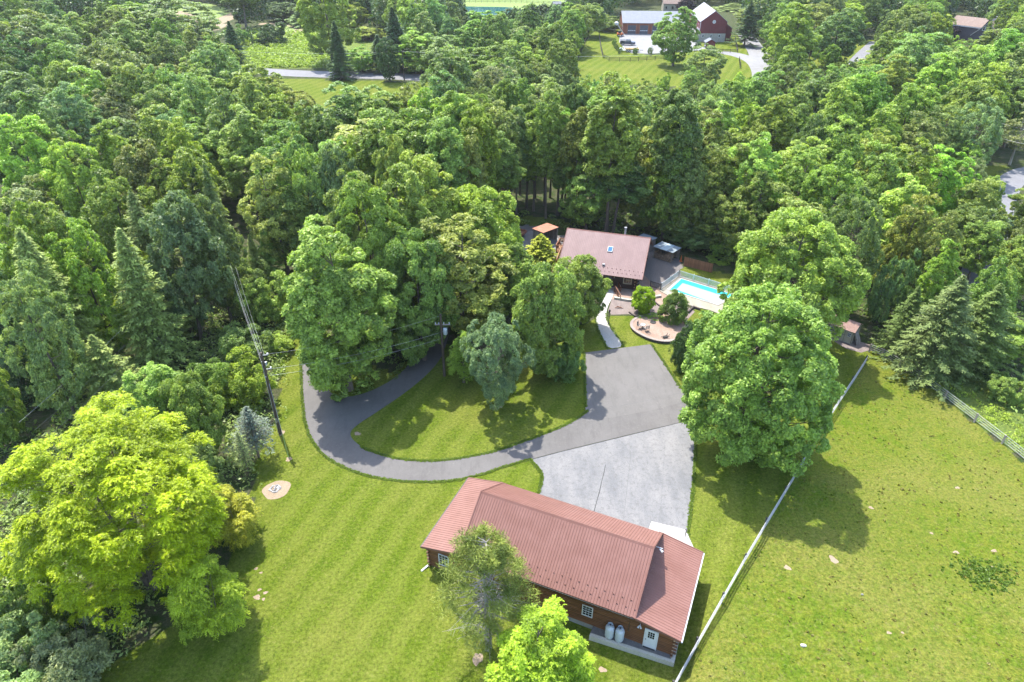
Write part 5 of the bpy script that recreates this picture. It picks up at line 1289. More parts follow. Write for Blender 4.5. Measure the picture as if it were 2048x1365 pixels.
def pine_soft(seed, H, R, base):
    """half bare white pine: soft needle puffs above, dead grey boughs below"""
    rng = np.random.default_rng(seed); cl = []
    for i in range(150):
        t = rng.random()**.8; z = base+(H-base)*t; a = rng.uniform(0, 2*PI); rr = R*min(1, (1.15-t)*1.5)**.6*rng.uniform(.35, 1)
        cl.append((rr*math.cos(a), rr*math.sin(a), z))
    c = np.array(cl); per = 190; ci = np.repeat(np.arange(len(c)), per); n = len(ci); q = unit(sph(n, rng)+np.array([0, 0, .35])); rad = rng.uniform(.45, .8, len(c))[ci]*rng.random(n)**.5
    C = c[ci]+q*rad[:, None]*np.array([1, 1, .7]); D = unit(q+rng.normal(0, .35, (n, 3)))+np.array([0, 0, .35]); V, F = cards(C, rng.normal(size=(n, 3)), D, .26, .045, rng, tri=True)
    tint = np.clip(.45+rng.normal(0, .2, len(c))[ci]+rng.normal(0, .15, n), 0, 1)
    me = np_mesh('crown', V, F, M['needle'], tint); mb = MB()
    for k in range(2):
        ox = k*.55; mb.tube([(ox*.5, 0, -.3), (ox, .1*k, H*.4), (ox*.9, .1, H*.75), (ox*.4, 0, H*.95)], [.17, .13, .08, .02], 8)
    for x, y, z in cl[:110]:
        a = Vector((.2, 0, max(1.5, z-.3*math.hypot(x, y)))); mb.tube([a, (x*.6, y*.6, (a.z+z)/2+.05), (x, y, z)], [.045, .028, .010], 4, False)
    for k in range(46):      # dead boughs with twigs
        z = rng.uniform(1.6, base+2.5); a = rng.uniform(0, 2*PI); r = rng.uniform(1.4, 3.4); e = Vector((r*math.cos(a), r*math.sin(a), z+rng.uniform(-.9, .3)))
        b0 = Vector((.2, 0, z)); mb.tube([b0, b0.lerp(e, .5)+Vector((0, 0, .15)), e], [.035, .022, .008], 4, False)
        for j in range(7):
            p = b0.lerp(e, .35+.09*j); mb.tube([p, p+Vector((rng.normal(0, .4), rng.normal(0, .4), rng.normal(-.05, .2)))], [.012, .004], 3, False)
    return dict(crown=me, trunk=mb.mesh('trunk', 'bark_pale'), H=H, R=R)

PR = {}
# near, finely built kinds (unit sizes in metres)
PR['walnut'] = [broad(11, 17, 8.0, 1.2, 170, 1.5, 300000, .19, .10, 'spray', 'dome', .12, flat=.95, limbs=50, multi=3, trunkr=.38)]
PR['sprayshrub'] = [broad(12, 5.5, 3.0, .3, 42, .95, 44000, .16, .085, 'spray', 'round', .2, trunkr=.08, multi=3, limbs=18)]
PR['locust'] = [broad(13, 10, 4.0, .6, 90, 1.05, 95000, .155, .09, 'spray', 'egg', .14, limbs=30)]
PR['maple'] = [broad(21, 18, 7.6, .9, 290, 1.1, 150000, .27, .21, 'leaf', 'egg', .08, flat=.95, limbs=60, trunkr=.42, multi=3), broad(22, 17, 7.2, 1.2, 250, 1.15, 130000, .28, .22, 'leaf', 'dome', .08, flat=.95, limbs=50, trunkr=.4)]
PR['oaknear'] = [broad(31, 20, 5.6, .6, 220, 1.15, 100000, .30, .24, 'leaf', 'tall', .13, flat=.9, limbs=50, trunkr=.34), broad(32, 19, 6.0, 1.0, 200, 1.2, 100000, .30, .24, 'leaf', 'egg', .14, flat=.9, limbs=50, trunkr=.34), broad(33, 14, 5.0, 1.2, 160, 1.05, 84000, .27, .21, 'leaf', 'egg', .12, flat=.9, limbs=40, trunkr=.26)]
PR['pear'] = [broad(41, 10, 4.2, 1.4, 130, .7, 60000, .16, .12, 'leaf', 'vase', .12, flat=1.15, limbs=60, trunkr=.2)]
PR['pine'] = [pine_soft(51, 12.5, 3.1, 4.2)]
PR['shrub'] = [broad(61, 3.8, 1.9, .0, 90, .5, 40000, .13, .11, 'leaf', 'round', .05, limbs=14, trunkr=.06, multi=3), broad(62, 4.5, 3.2, .0, 60, .9, 34000, .18, .15, 'leaf', 'dome', .22, limbs=14, trunkr=.08, multi=3)]
PR['conebush'] = [broad(63, 4.4, 2.2, .0, 100, .55, 42000, .13, .10, 'leaf', 'egg', .10, flat=1.1, limbs=10, trunkr=.06)]
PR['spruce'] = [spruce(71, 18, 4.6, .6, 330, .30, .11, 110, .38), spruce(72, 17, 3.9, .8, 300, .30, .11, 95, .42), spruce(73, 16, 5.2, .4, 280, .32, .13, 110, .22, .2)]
PR['bluespruce'] = [spruce(75, 6, 2.0, 1.9, 90, .20, .07, 42, .12, .22, trunkr=.09)]
PR['goldspruce'] = [spruce(76, 5.2, 2.2, .2, 130, .22, .12, 80, .12, .18, trunkr=.09)]
# mid distance kinds
def mids(key, seeds, *a, **k): PR[key] = [broad(s, *a, **k) for s in seeds]
mids('oak', (101, 102, 103, 104, 105), 20, 5.6, 3.5, 150, 1.2, 44000, .36, .30, 'leaf', 'egg', .22, flat=.85, limbs=30)
mids('roundtree', (111, 112, 113), 16, 5.6, 1.5, 150, 1.15, 40000, .36, .30, 'leaf', 'round', .17, flat=.9, limbs=22)
mids('poplar', (121, 122, 123, 124), 24, 3.9, 9.0, 110, 1.05, 32000, .36, .29, 'leaf', 'tall', .2, flat=.95, limbs=26, trunkr=.24, bend=.6)
mids('feather', (131, 132, 133), 15, 5.6, 2.0, 190, .9, 38000, .33, .18, 'leaf', 'dome', .12, flat=.95, limbs=60, multi=3, trunkr=.25)
mids('thin', (141, 142), 14, 4.2, 3.0, 70, 1.0, 8000, .34, .2, 'leaf', 'vase', .2, limbs=60, trunkr=.2, bark='bark_pale', multi=2)
mids('fine', (151, 152, 153), 18, 5.2, 3.0, 170, .95, 42000, .33, .2, 'leaf', 'egg', .17, flat=.7, limbs=26)
mids('bush', (161, 162, 163), 4.5, 3.2, -.2, 44, .9, 10000, .30, .22, 'leaf', 'dome', .22, limbs=6, trunkr=.07)
mids('hedge', (171,), 7, 1.2, 0, 40, .6, 3000, .3, .18, 'leaf', 'egg', .05, limbs=3, trunkr=.1)
PR['farspruce'] = [spruce(181, 18, 4.2, .8, 190, .52, .26, 85, .35, .2), spruce(182, 19, 5.0, 2, 170, .54, .28, 90, .2, .25)]

TONE = dict(D=(.100, .142, .066), M=(.130, .174, .062), L=(.165, .212, .072), Y=(.165, .212, .054), G=(.150, .190, .110), O=(.138, .168, .066), C=(.046, .074, .042),
            B=(.105, .150, .115), P=(.035, .020, .032), K=(.108, .138, .076), LIME=(.310, .390, .014), GOLD=(.34, .30, .03), W=(.26, .32, .15), BS=(.150, .190, .180), SP=(.140, .172, .082), PN=(.115, .135, .050), CD=(.075, .105, .050), GY=(.30, .34, .04), LY=(.185, .255, .030))
TONE = {k: tuple(min(.45, c*(1.0 if k in ('LIME', 'GOLD', 'GY', 'P') else 1.0 if k in ('W', 'BS') else m_)) for c, m_ in zip(v, (1.74, 1.80, 1.22))) for k, v in TONE.items()}
TNAME = dict(D='dark green', M='mid green', L='fresh light green', Y='yellow green', G='pale grey green', O='olive green', C='very dark', B='blue green', P='dark purple', K='muted dark green', LIME='bright lime green', GOLD='golden yellow', W='silvery pale', BS='pale blue grey', SP='green', PN='olive', CD='dark green', GY='golden', LY='bright yellow green')
trng = random.Random(77)
count = {}
def plant(kind, loc, h, wpx_or_r, tone, label, cat, name, group=None, rz=None, var=None, radius=None, jit=.06):
    """one tree: an Empty with its trunk and crown; meshes shared, colour per tree"""
    lst = PR[kind]; p = lst[(var if var is not None else trng.randrange(len(lst))) % len(lst)]
    T = thing(name, label, cat, tuple(loc), trng.uniform(0, 6.28) if rz is None else rz, group)
    s = radius/p['R']; T.scale = (s*trng.uniform(.93, 1.07), s*trng.uniform(.93, 1.07), h/p['H'])
    if jit > .1: T.rotation_euler = (trng.uniform(-.06, .06), trng.uniform(-.06, .06), T.rotation_euler[2])
    base = TONE[tone]; k = 1+trng.uniform(-jit, jit)*1.6; g = 1+trng.uniform(-jit, jit)
    for nm in ('trunk', 'crown'):
        o = bpy.data.objects.new(nm, p[nm]); COL.objects.link(o); o.parent = T
        if nm == 'crown': o.color = (base[0]*k*(1+trng.uniform(-1.2, .8)*jit), base[1]*k*g, base[2]*k*(1+trng.uniform(-1.5, 2.5)*jit), 1)
    count[kind] = count.get(kind, 0)+1
    return T
def top_at(tx, ty, h): 
    p = at(tx, ty, h); p.z = float(terr(p.x, p.y)); return p
def pxm(p, z): return FPX/float(proj(p.x, p.y, z)[2])
def tree_top(kind, tx, ty, wpx, h, tone, label, cat='tree', name='tree', **k):
    p = top_at(tx, ty, h*.93); r = wpx/2/pxm(p, h*.6); return plant(kind, p, h, None, tone, label, cat, name, radius=r, **k)
def tree_base(kind, bx, by, wpx, h, tone, label, cat='tree', name='tree', **k):
    p = at(bx, by); r = wpx/2/pxm(p, h*.6); return plant(kind, p, h, None, tone, label, cat, name, radius=r, **k)

# ---- single, recognisable trees and shrubs
q = top_at(165, 858, 16.5); plant('walnut', q, 16.6, None, 'LIME', 'huge bright lime green tree filling the lower left, with feathery compound leaves', 'tree', 'walnut_tree', radius=7.6, rz=.4, jit=0)
tree_base('sprayshrub', 462, 1078, 135, 5.2, 'GY', 'golden leaved small tree right of the huge lime green tree, below the stone fire pit', 'tree', 'small_tree')
tree_base('sprayshrub', 442, 1265, 165, 7.2, 'LY', 'yellow olive small tree at the lower right skirt of the huge lime green tree', 'tree', 'small_tree')
tree_base('locust', 1078, 1400, 240, 8.7, 'LY', 'bright yellow green bushy tree in front of the log garage at the bottom edge', 'tree', 'ornamental_tree', var=0)
tree_base('pine', 975, 1300, 190, 11.7, 'PN', 'half bare wispy pine standing in front of the garage roof', 'tree', 'pine_tree', rz=1.0).name = 'pine_tree'
tree_base('maple', 1478, 900, 300, 17.6, 'M', 'big dense shade tree on the lawn between the concrete yard and the pasture fence', 'tree', 'maple_tree', var=0)
tree_base('maple', 1552, 690, 245, 16.8, 'L', 'tall light green shade tree behind the big lawn tree, partly hiding the tan shed', 'tree', 'maple_tree', var=1)
tree_base('oaknear', 700, 780, 225, 19.6, 'L', 'tall light green tree at the left tip of the island between the two driveways', 'tree', 'island_tree', var=0)
tree_base('oaknear', 760, 700, 165, 21.5, 'M', 'dark leafy tree in the middle of the driveway island', 'tree', 'island_tree', var=1)
tree_base('oaknear', 745, 640, 175, 20, 'O', 'tree with an olive gold tinted top in the driveway island', 'tree', 'island_tree', var=1)
tree_base('oaknear', 820, 650, 165, 20.5, 'M', 'full green tree in the driveway island, left of the branch drive', 'tree', 'island_tree', var=0)
tree_base('oaknear', 850, 720, 150, 16, 'D', 'dark tree overhanging the branch of the driveway', 'tree', 'island_tree', var=2)
tree_base('oaknear', 870, 600, 160, 20, 'L', 'light topped tree at the back of the driveway island', 'tree', 'island_tree', var=0)
tree_base('oaknear', 812, 560, 125, 21, 'L', 'tall pale green tree at the very back of the driveway island', 'tree', 'island_tree', var=1)
tree_base('oaknear', 960, 600, 170, 15.5, 'Y', 'yellowish green tree between the branch drive and the golden spruce', 'tree', 'island_tree', var=2)
tree_base('fine', 950, 545, 140, 13, 'G', 'grey green fine leaved tree behind the drive near the flatbed trailer', 'tree', 'island_tree')
tree_base('oaknear', 1000, 640, 150, 11, 'M', 'broad green tree right of the transformer pole', 'tree', 'island_tree', var=2)
tree_base('pear', 995, 812, 150, 11.2, 'B', 'blue green upswept tree alone on the lawn inside the drive loop', 'tree', 'pear_tree')
tree_base('locust', 928, 765, 65, 6.8, 'Y', 'slim yellow green sapling beside the transformer pole', 'tree', 'sapling')
tree_base('oaknear', 1092, 745, 150, 13.8, 'M', 'dark leafed young tree with a visible trunk right of the blue green tree', 'tree', 'young_tree', var=2)
tree_base('shrub', 1130, 748, 95, 4.2, 'D', 'dense dark shrub at the left edge of the parking pad', 'shrub', 'shrub', var=1)
tree_base('oaknear', 1152, 655, 112, 9.6, 'O', 'olive green tree in front of the log house porch', 'tree', 'yard_tree', var=2)
tree_base('goldspruce', 1080, 540, 98, 5.6, 'GY', 'small golden spruce left of the raised deck', 'tree', 'golden_spruce', jit=0)
tree_base('shrub', 1284, 625, 52, 3.9, 'LY', 'rounded yellow green bush in the gravel bed before the house', 'shrub', 'shrub', var=0)
tree_base('conebush', 1345, 645, 62, 4.6, 'D', 'dark green cone shaped bush at the far rim of the round patio', 'shrub', 'shrub')
tree_base('conebush', 1366, 740, 60, 6.4, 'C', 'near black narrow evergreen hidden beside the big shade tree', 'tree', 'evergreen')
tree_base('bush', 1312, 640, 36, .7, 'M', 'low green ground cover plant between the bush and the patio', 'shrub', 'ground_cover_plant')
tree_base('bush', 1290, 634, 40, .6, 'M', 'low leafy groundcover at the foot of the rounded yellow green bush', 'shrub', 'ground_cover_plant')
tree_base('bluespruce', 518, 915, 92, 6.3, 'BS', 'pale blue young spruce with a bare lower trunk beside the tall utility pole', 'tree', 'blue_spruce', jit=0)
tree_base('bluespruce', 497, 945, 46, 5.0, 'W', 'thin half dead young spruce left of the pale blue one', 'tree', 'blue_spruce', jit=0)
for bx, by, wpx, h, tone, kd, lab in ((168, 770, 205, 19, 'SP', 0, 'tall green spruce above the huge lime green tree'), (330, 735, 165, 17.5, 'SP', 1, 'shapely pale tipped spruce left of the utility wires'), (345, 650, 165, 18, 'K', 2, 'shaded spruce behind the shapely pale tipped spruce'),
                                      (245, 830, 150, 10, 'SP', 2, 'shorter spruce bough mass between the tall spruces and the lime green tree'), (215, 640, 120, 15, 'C', 1, 'dark spruce between the two tallest spruces on the left'), (60, 790, 190, 17, 'C', 0, 'very dark spruce at the left edge'),
                                      (465, 560, 80, 17, 'K', 1, 'narrow brownish spruce in the wood left of the island'), (432, 520, 80, 17, 'C', 1, 'narrow shaded spruce behind the brownish one'), (1850, 745, 200, 12.5, 'CD', 2, 'broad green spruce beside the tan garden shed'), (1790, 705, 100, 9, 'CD', 2, 'smaller spruce directly behind the tan garden shed'),
                                      (1930, 735, 160, 11, 'CD', 2, 'broad shaded evergreen along the right pasture fence'), (525, 590, 55, 9, 'SP', 1, 'small conical evergreen in the wood left of the island')):
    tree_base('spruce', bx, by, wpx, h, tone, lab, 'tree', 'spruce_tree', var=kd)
for bx, by, wpx, h, tone, kd, lab in ((355, 905, 150, 10.5, 'L', 'oaknear', 'leafy light green tree right behind the huge lime green tree'), (415, 925, 115, 10.0, 'M', 'oaknear', 'vine covered green tree left of the pale blue spruce'), (410, 1010, 125, 7.5, 'K', 'oaknear', 'dark bushy tree between the lime tree and the stone fire pit'),
                                      (15, 890, 110, 12, 'L', 'oaknear', 'light green tree at the left edge above the lime green tree'), (-90, 1190, 170, 9, 'M', 'oaknear', 'shaded green tree at the left edge below the lime green tree'), (90, 1250, 150, 6, 'M', 'shrub', 'shaded bush under the huge lime green tree'), (500, 800, 130, 5.5, 'Y', 'shrub', 'yellow green spreading bush left of the tall utility pole'), (430, 800, 120, 5, 'M', 'shrub', 'tangled green bush below the shapely spruce'),
                                      (540, 640, 120, 6.5, 'L', 'shrub', 'broad glossy bush under the wires left of the driveway'), (500, 610, 110, 7, 'G', 'shrub', 'pale twiggy bush under the wires'), (490, 720, 110, 4.5, 'G', 'shrub', 'grey green brush beside the lawn strip'), (560, 700, 70, 2.2, 'Y', 'shrub', 'low yellow weeds at the lawn strip edge'),
                                      (55, 1330, 190, 5.5, 'W', 'shrub', 'silvery pale bush at the lower left corner'), (150, 1365, 190, 4.8, 'W', 'shrub', 'silvery pale spreading bush at the bottom left edge'), (40, 1440, 220, 5.0, 'G', 'shrub', 'grey green bush cut by the bottom left corner'),
                                      (2010, 800, 90, 3.0, 'M', 'shrub', 'dark bush row beyond the right pasture fence')):
    tree_base(kd, bx, by, wpx, h, tone, lab, 'shrub' if kd == 'shrub' else 'tree', 'bush' if kd == 'shrub' else 'tree', var=1 if kd == 'shrub' else None)
# trees of the barn compound and far road
far_list = [('roundtree', 1346, 132, 96, 17, 'M', 'large round shade tree in front of the workshop and barn'), ('fine', 1398, 190, 95, 13, 'G', 'pale feathery tree with open forked trunk below the barn lane'), ('roundtree', 1370, 30, 45, 8, 'P', 'dark purple leaved tree left of the red barn roof'),
            ('farspruce', 1488, 92, 62, 15, 'C', 'dark layered conifer right of the red barn'), ('farspruce', 682, 158, 62, 16, 'C', 'tall dark pointed conifer on the near side of the far road'), ('roundtree', 780, 163, 54, 12, 'C', 'small dark tree right of the pointed conifer by the far road'),
            ('farspruce', 478, 148, 62, 15, 'C', 'lone pointed conifer left of the weedy meadow'), ('roundtree', 1888, 78, 46, 6, 'P', 'dark purple tree left of the slate house'), ('oak', 1570, 165, 125, 21, 'Y', 'big yellow green tree at the bend of the barn lane'), ('roundtree', 1660, 135, 110, 17, 'D', 'large dark shade tree on the right lawn'),
            ('oak', 665, 128, 120, 28, 'L', 'very tall light green tree behind the pointed conifer'), ('fine', 370, 128, 185, 20, 'G', 'broad grey green tree in front of the brown field'), ('thin', 100, 150, 105, 17, 'W', 'thin greyish half bare tree at the upper left'), ('oak', 285, 125, 130, 19, 'Y', 'yellow tinted tree left of the broad grey green one'),
            ('thin', 1800, 440, 70, 13, 'W', 'bare forked pale snag in the right wood'), ('thin', 2020, 330, 90, 12, 'W', 'pale bare branched tree at the bend of the right road'), ('poplar', 494, 60, 80, 20, 'M', 'tall open tree behind the dark meadow bushes'), ('bush', 540, 88, 80, 8, 'C', 'very dark low shrub mass in the far meadow'), ('bush', 480, 92, 60, 7, 'D', 'dark shrub left of the very dark one in the far meadow'),
            ('poplar', 1212, 475, 125, 25, 'M', 'tall tree behind the log house with a pale bent trunk'), ('poplar', 1325, 478, 110, 23, 'D', 'tall dark tree with straight bare trunk behind the firewood shed')]
for kd, bx, by, wpx, h, tone, lab in far_list: tree_base(kd, bx, by, wpx, h, tone, lab, 'tree', 'conifer' if kd == 'farspruce' else 'tree')
for k_, (bx, by, w_, h_, tn_) in enumerate(((1935, 560, 95, 9, 'M'), (2020, 600, 110, 10, 'L'), (1930, 480, 95, 10, 'O'), (2040, 545, 100, 9.5, 'K'), (1975, 640, 80, 8, 'M'), (2045, 470, 90, 9, 'M'), (1955, 445, 60, 8, 'L'))):
    tree_base('oak', bx, by, w_, h_, tn_, ('first', 'second', 'third', 'fourth', 'fifth', 'sixth', 'seventh')[k_]+' of the roadside trees partly hiding the right road', 'tree', 'roadside_tree', group='roadside trees along the right road')
for k, (bx, by) in enumerate(((1228, 92), (1232, 101), (1239, 108), (1270, 109), (1300, 108))): tree_base('bush', bx, by, 11, 2.4, 'D', ('topmost', 'second', 'third', 'fourth', 'rightmost')[k]+' of the round dark shrubs on the bank below the pale gravel yard', 'shrub', 'shrub', group='round shrubs by the gravel yard')
for k in range(9): tree_base('hedge', 1750+k*6, 88-k*2.6, 12, 7, 'D', ('first', 'second', 'third', 'fourth', 'fifth', 'sixth', 'seventh', 'eighth', 'last')[k]+' column from the left in the dark arborvitae hedge by the lane', 'tree', 'arborvitae', group='arborvitae hedge by the lane')

# ---- the woods: first the crowns one can make out, then others between them
wr = random.Random(31)
for i, (bx, by) in enumerate([(935+i*26+wr.uniform(-8, 8), 438-(i % 3)*12+wr.uniform(-5, 5)) for i in range(11)]+[(950+i*30, 395+wr.uniform(-8, 8)) for i in range(9)]):
    tree_base('poplar', bx, by, wr.uniform(55, 75), wr.uniform(17, 21), wr.choice(['M', 'O', 'K', 'M']), 'first second third fourth fifth sixth seventh eighth ninth tenth last'.split()[i % 11]+' slim trunked tree from the left in the '+('front' if i < 11 else 'back')+' row behind the lean-to shed', 'tree', 'tall_tree', group='slim trees standing behind the lean-to shed')
HAND = [  # top pixel x, y, width px, height, kind, tone
 (60, 22, 95, 20, 'oak', 'Y'), (0, 70, 100, 20, 'oak', 'D'), (140, 25, 90, 20, 'oak', 'M'), (190, 5, 80, 20, 'oak', 'M'), (240, 40, 100, 19, 'oak', 'O'), (285, 8, 60, 17, 'roundtree', 'M'), (20, 130, 110, 18, 'roundtree', 'B'),
 (215, 88, 120, 19, 'roundtree', 'G'), (330, 132, 80, 12, 'oak', 'O'), (170, 135, 130, 19, 'oak', 'L'), (110, 168, 110, 19, 'fine', 'G'), (245, 130, 110, 19, 'oak', 'O'), (40, 185, 110, 20, 'oak', 'M'), (420, 132, 110, 16, 'oak', 'L'),
 (495, 130, 110, 16, 'oak', 'LY'), (545, 150, 115, 18, 'oak', 'LY'), (380, 150, 110, 19, 'roundtree', 'L'), (440, 185, 110, 18, 'roundtree', 'K'), (290, 215, 130, 19, 'oak', 'L'), (350, 240, 100, 18, 'oak', 'Y'), (205, 245, 110, 18, 'oak', 'L'), (120, 265, 120, 20, 'oak', 'L'), (20, 225, 120, 20, 'oak', 'L'),
 (260, 290, 130, 20, 'oak', 'O'), (340, 300, 150, 21, 'oak', 'M'), (200, 330, 140, 20, 'oak', 'O'), (400, 395, 120, 17, 'oak', 'B'), (70, 390, 130, 20, 'oak', 'L'), (20, 430, 110, 20, 'oak', 'Y'), (130, 440, 130, 18, 'oak', 'M'), (240, 495, 90, 13, 'oak', 'Y'), (320, 395, 150, 20, 'oak', 'K'), (20, 540, 130, 20, 'fine', 'G'),
 (530, 310, 130, 18, 'fine', 'L'), (570, 370, 130, 19, 'roundtree', 'K'), (520, 455, 60, 9, 'farspruce', 'SP'), (600, 210, 80, 17, 'oak', 'L'),
 (690, 168, 120, 19, 'poplar', 'D'), (640, 205, 110, 18, 'oak', 'D'), (655, 290, 110, 20, 'oak', 'K'), (600, 290, 100, 19, 'roundtree', 'M'), (695, 275, 80, 19, 'fine', 'Y'),
 (745, 178, 120, 19, 'poplar', 'M'), (800, 172, 120, 20, 'roundtree', 'L'), (860, 180, 120, 20, 'roundtree', 'L'), (905, 185, 100, 20, 'poplar', 'L'), (770, 215, 110, 22, 'poplar', 'L'), (830, 225, 110, 22, 'poplar', 'M'), (890, 240, 90, 22, 'poplar', 'M'), (750, 255, 90, 20, 'poplar', 'M'),
 (950, 205, 80, 22, 'poplar', 'Y'), (985, 208, 80, 23, 'poplar', 'O'), (1020, 212, 75, 23, 'poplar', 'O'), (1055, 215, 80, 23, 'poplar', 'Y'), (1095, 212, 85, 23, 'poplar', 'Y'), (1130, 220, 80, 23, 'poplar', 'M'), (1160, 215, 70, 23, 'poplar', 'O'), (940, 260, 70, 22, 'poplar', 'O'), (1000, 262, 70, 22, 'poplar', 'M'), (1070, 265, 70, 22, 'poplar', 'M'), (1120, 270, 70, 22, 'poplar', 'O'),
 (1030, 163, 110, 14, 'feather', 'G'), (1100, 158, 130, 14, 'feather', 'G'), (1160, 165, 100, 13, 'feather', 'G'), (965, 172, 70, 14, 'feather', 'O'), (880, 148, 90, 16, 'oak', 'D'), (925, 165, 60, 14, 'oak', 'K'),
 (1215, 175, 120, 24, 'poplar', 'M'), (1180, 330, 110, 16, 'oak', 'L'), (1240, 310, 100, 19, 'poplar', 'D'), (1300, 255, 110, 22, 'oak', 'M'), (1360, 205, 110, 19, 'oak', 'L'), (1420, 225, 110, 19, 'oak', 'O'), (1350, 290, 110, 20, 'oak', 'M'), (1290, 345, 100, 19, 'oak', 'D'), (1400, 290, 90, 19, 'oak', 'G'), (1380, 360, 100, 17, 'oak', 'K'),
 (1470, 285, 120, 18, 'fine', 'O'), (1530, 270, 130, 18, 'fine', 'L'), (1450, 350, 110, 16, 'fine', 'O'), (1530, 345, 130, 17, 'fine', 'O'), (1470, 150, 80, 14, 'roundtree', 'M'), (1500, 200, 80, 14, 'oak', 'Y'), (1235, 150, 60, 9, 'bush', 'G'), (1290, 165, 60, 9, 'roundtree', 'L'),
 (1555, 190, 110, 17, 'oak', 'L'), (1600, 175, 90, 16, 'oak', 'M'), (1650, 140, 110, 17, 'oak', 'D'), (1700, 160, 110, 18, 'oak', 'L'), (1740, 150, 100, 18, 'oak', 'Y'), (1800, 110, 110, 16, 'oak', 'L'), (1850, 68, 130, 16, 'oak', 'L'), (1760, 70, 90, 13, 'oak', 'L'), (1900, 110, 110, 17, 'oak', 'L'), (1960, 90, 120, 18, 'oak', 'LY'), (2000, 30, 110, 20, 'oak', 'L'), (2040, 60, 110, 20, 'oak', 'M'),
 (1960, 160, 110, 16, 'oak', 'M'), (1830, 170, 100, 16, 'oak', 'M'), (1915, 222, 52, 11, 'roundtree', 'LY'), (1850, 225, 90, 14, 'fine', 'K'), (1780, 215, 100, 15, 'oak', 'Y'), (1640, 230, 90, 16, 'oak', 'D'), (1700, 240, 110, 16, 'oak', 'L'), (1990, 230, 100, 15, 'feather', 'G'), (1620, 300, 110, 16, 'fine', 'L'), (1690, 310, 120, 17, 'fine', 'O'), (1770, 290, 110, 16, 'oak', 'L'), (1850, 285, 110, 16, 'oak', 'LY'), (1900, 300, 110, 13, 'oak', 'LY'),
 (1600, 400, 110, 14, 'oak', 'O'), (1740, 380, 110, 17, 'feather', 'K'), (1840, 390, 90, 15, 'oak', 'O'), (1890, 420, 90, 14, 'fine', 'O'), (1810, 500, 80, 10, 'bush', 'K'), (1920, 480, 90, 13, 'oak', 'Y'), (2000, 520, 90, 12, 'roundtree', 'M'), (1960, 600, 120, 13, 'oak', 'L'), (1900, 590, 100, 12, 'fine', 'L'), (2030, 640, 120, 12, 'roundtree', 'L'), (2010, 440, 60, 9, 'roundtree', 'K'), (2035, 380, 60, 8, 'roundtree', 'M'),
 (1405, 460, 70, 10, 'oak', 'K'), (1450, 470, 60, 9, 'bush', 'LY'), (1440, 510, 70, 5, 'bush', 'M'), (1490, 480, 70, 8, 'bush', 'K'), (1370, 440, 80, 11, 'roundtree', 'D'),
 (720, 95, 60, 13, 'oak', 'L'), (752, 70, 50, 16, 'farspruce', 'C'), (790, 15, 70, 22, 'farspruce', 'C'), (735, 55, 70, 15, 'oak', 'L'), (835, 60, 90, 18, 'oak', 'L'), (880, 70, 80, 14, 'oak', 'G'), (930, 60, 70, 14, 'oak', 'L'), (970, 20, 90, 15, 'oak', 'M'), (905, 100, 70, 12, 'oak', 'LY'), (870, 108, 60, 9, 'roundtree', 'GY'),
 (960, 95, 70, 14, 'oak', 'M'), (1010, 80, 80, 15, 'oak', 'L'), (1040, 55, 80, 14, 'oak', 'L'), (1060, 92, 80, 13, 'oak', 'GY'), (1090, 55, 80, 14, 'oak', 'L'), (1120, 80, 80, 16, 'oak', 'L'), (1010, 118, 80, 13, 'roundtree', 'G'), (1075, 120, 80, 13, 'feather', 'O'), (1110, 130, 70, 12, 'roundtree', 'B'), (1180, 5, 80, 18, 'oak', 'M'), (1215, 30, 50, 12, 'roundtree', 'M'), (1150, 20, 60, 14, 'oak', 'M'), (1280, 0, 60, 14, 'oak', 'M'),
 (640, 20, 60, 16, 'farspruce', 'D'), (560, 5, 70, 18, 'oak', 'D'), (600, 0, 60, 18, 'farspruce', 'D'), (700, 0, 60, 18, 'oak', 'L'), (1520, 0, 90, 19, 'oak', 'M'), (1580, 10, 90, 19, 'oak', 'M'), (1470, 5, 70, 17, 'farspruce', 'D'), (1640, 0, 100, 20, 'oak', 'M'), (1700, 0, 90, 20, 'oak', 'Y'), (1760, 5, 90, 18, 'oak', 'D'), (1830, 10, 90, 18, 'oak', 'O'), (1900, 0, 80, 18, 'oak', 'D'), (1820, 50, 60, 12, 'oak', 'G'),
]
LM = [('the rusty roofed lean-to shed', 1090, 465), ('the firewood shed', 1335, 500), ('the brown privacy fence', 1395, 530), ('the tan garden shed', 1690, 665), ('the red barn', 1425, 55), ('the grey roofed workshop', 1300, 50), ('the slate house', 1940, 55),
      ('the pointed roadside conifer', 682, 110), ('the brown field', 400, 35), ('the lone conifer of the weedy meadow', 478, 100), ('the bend of the right road', 2010, 350), ('the mown paddock strip', 1180, 130), ('the arborvitae hedge', 1775, 70),
      ('the driveway island', 760, 390), ('the broad grey green tree', 370, 80), ('the tall utility pole wires', 470, 560), ('the pale topped spruce', 325, 580), ('the upper left corner', 0, 0), ('the far pond', 950, 20), ('the upper right corner', 2048, 0), ('the chimney pipe', 1217, 460), ('the right road', 1965, 520), ('the big lime green tree', 180, 900)]
DIRS = ['right of', 'below right of', 'below', 'below left of', 'left of', 'above left of', 'above', 'above right of']
def where(px, py, far=0):
    d = sorted(((px-x)**2+((py-y)*1.3)**2, n_, x, y) for n_, x, y in LM)[far]
    k = int(round(math.atan2(py-d[3], px-d[2])/(PI/4))) % 8; q = math.sqrt(d[0])
    return ('just ' if q < 75 else 'farther ' if q > 190 else '')+DIRS[k]+' '+d[1]
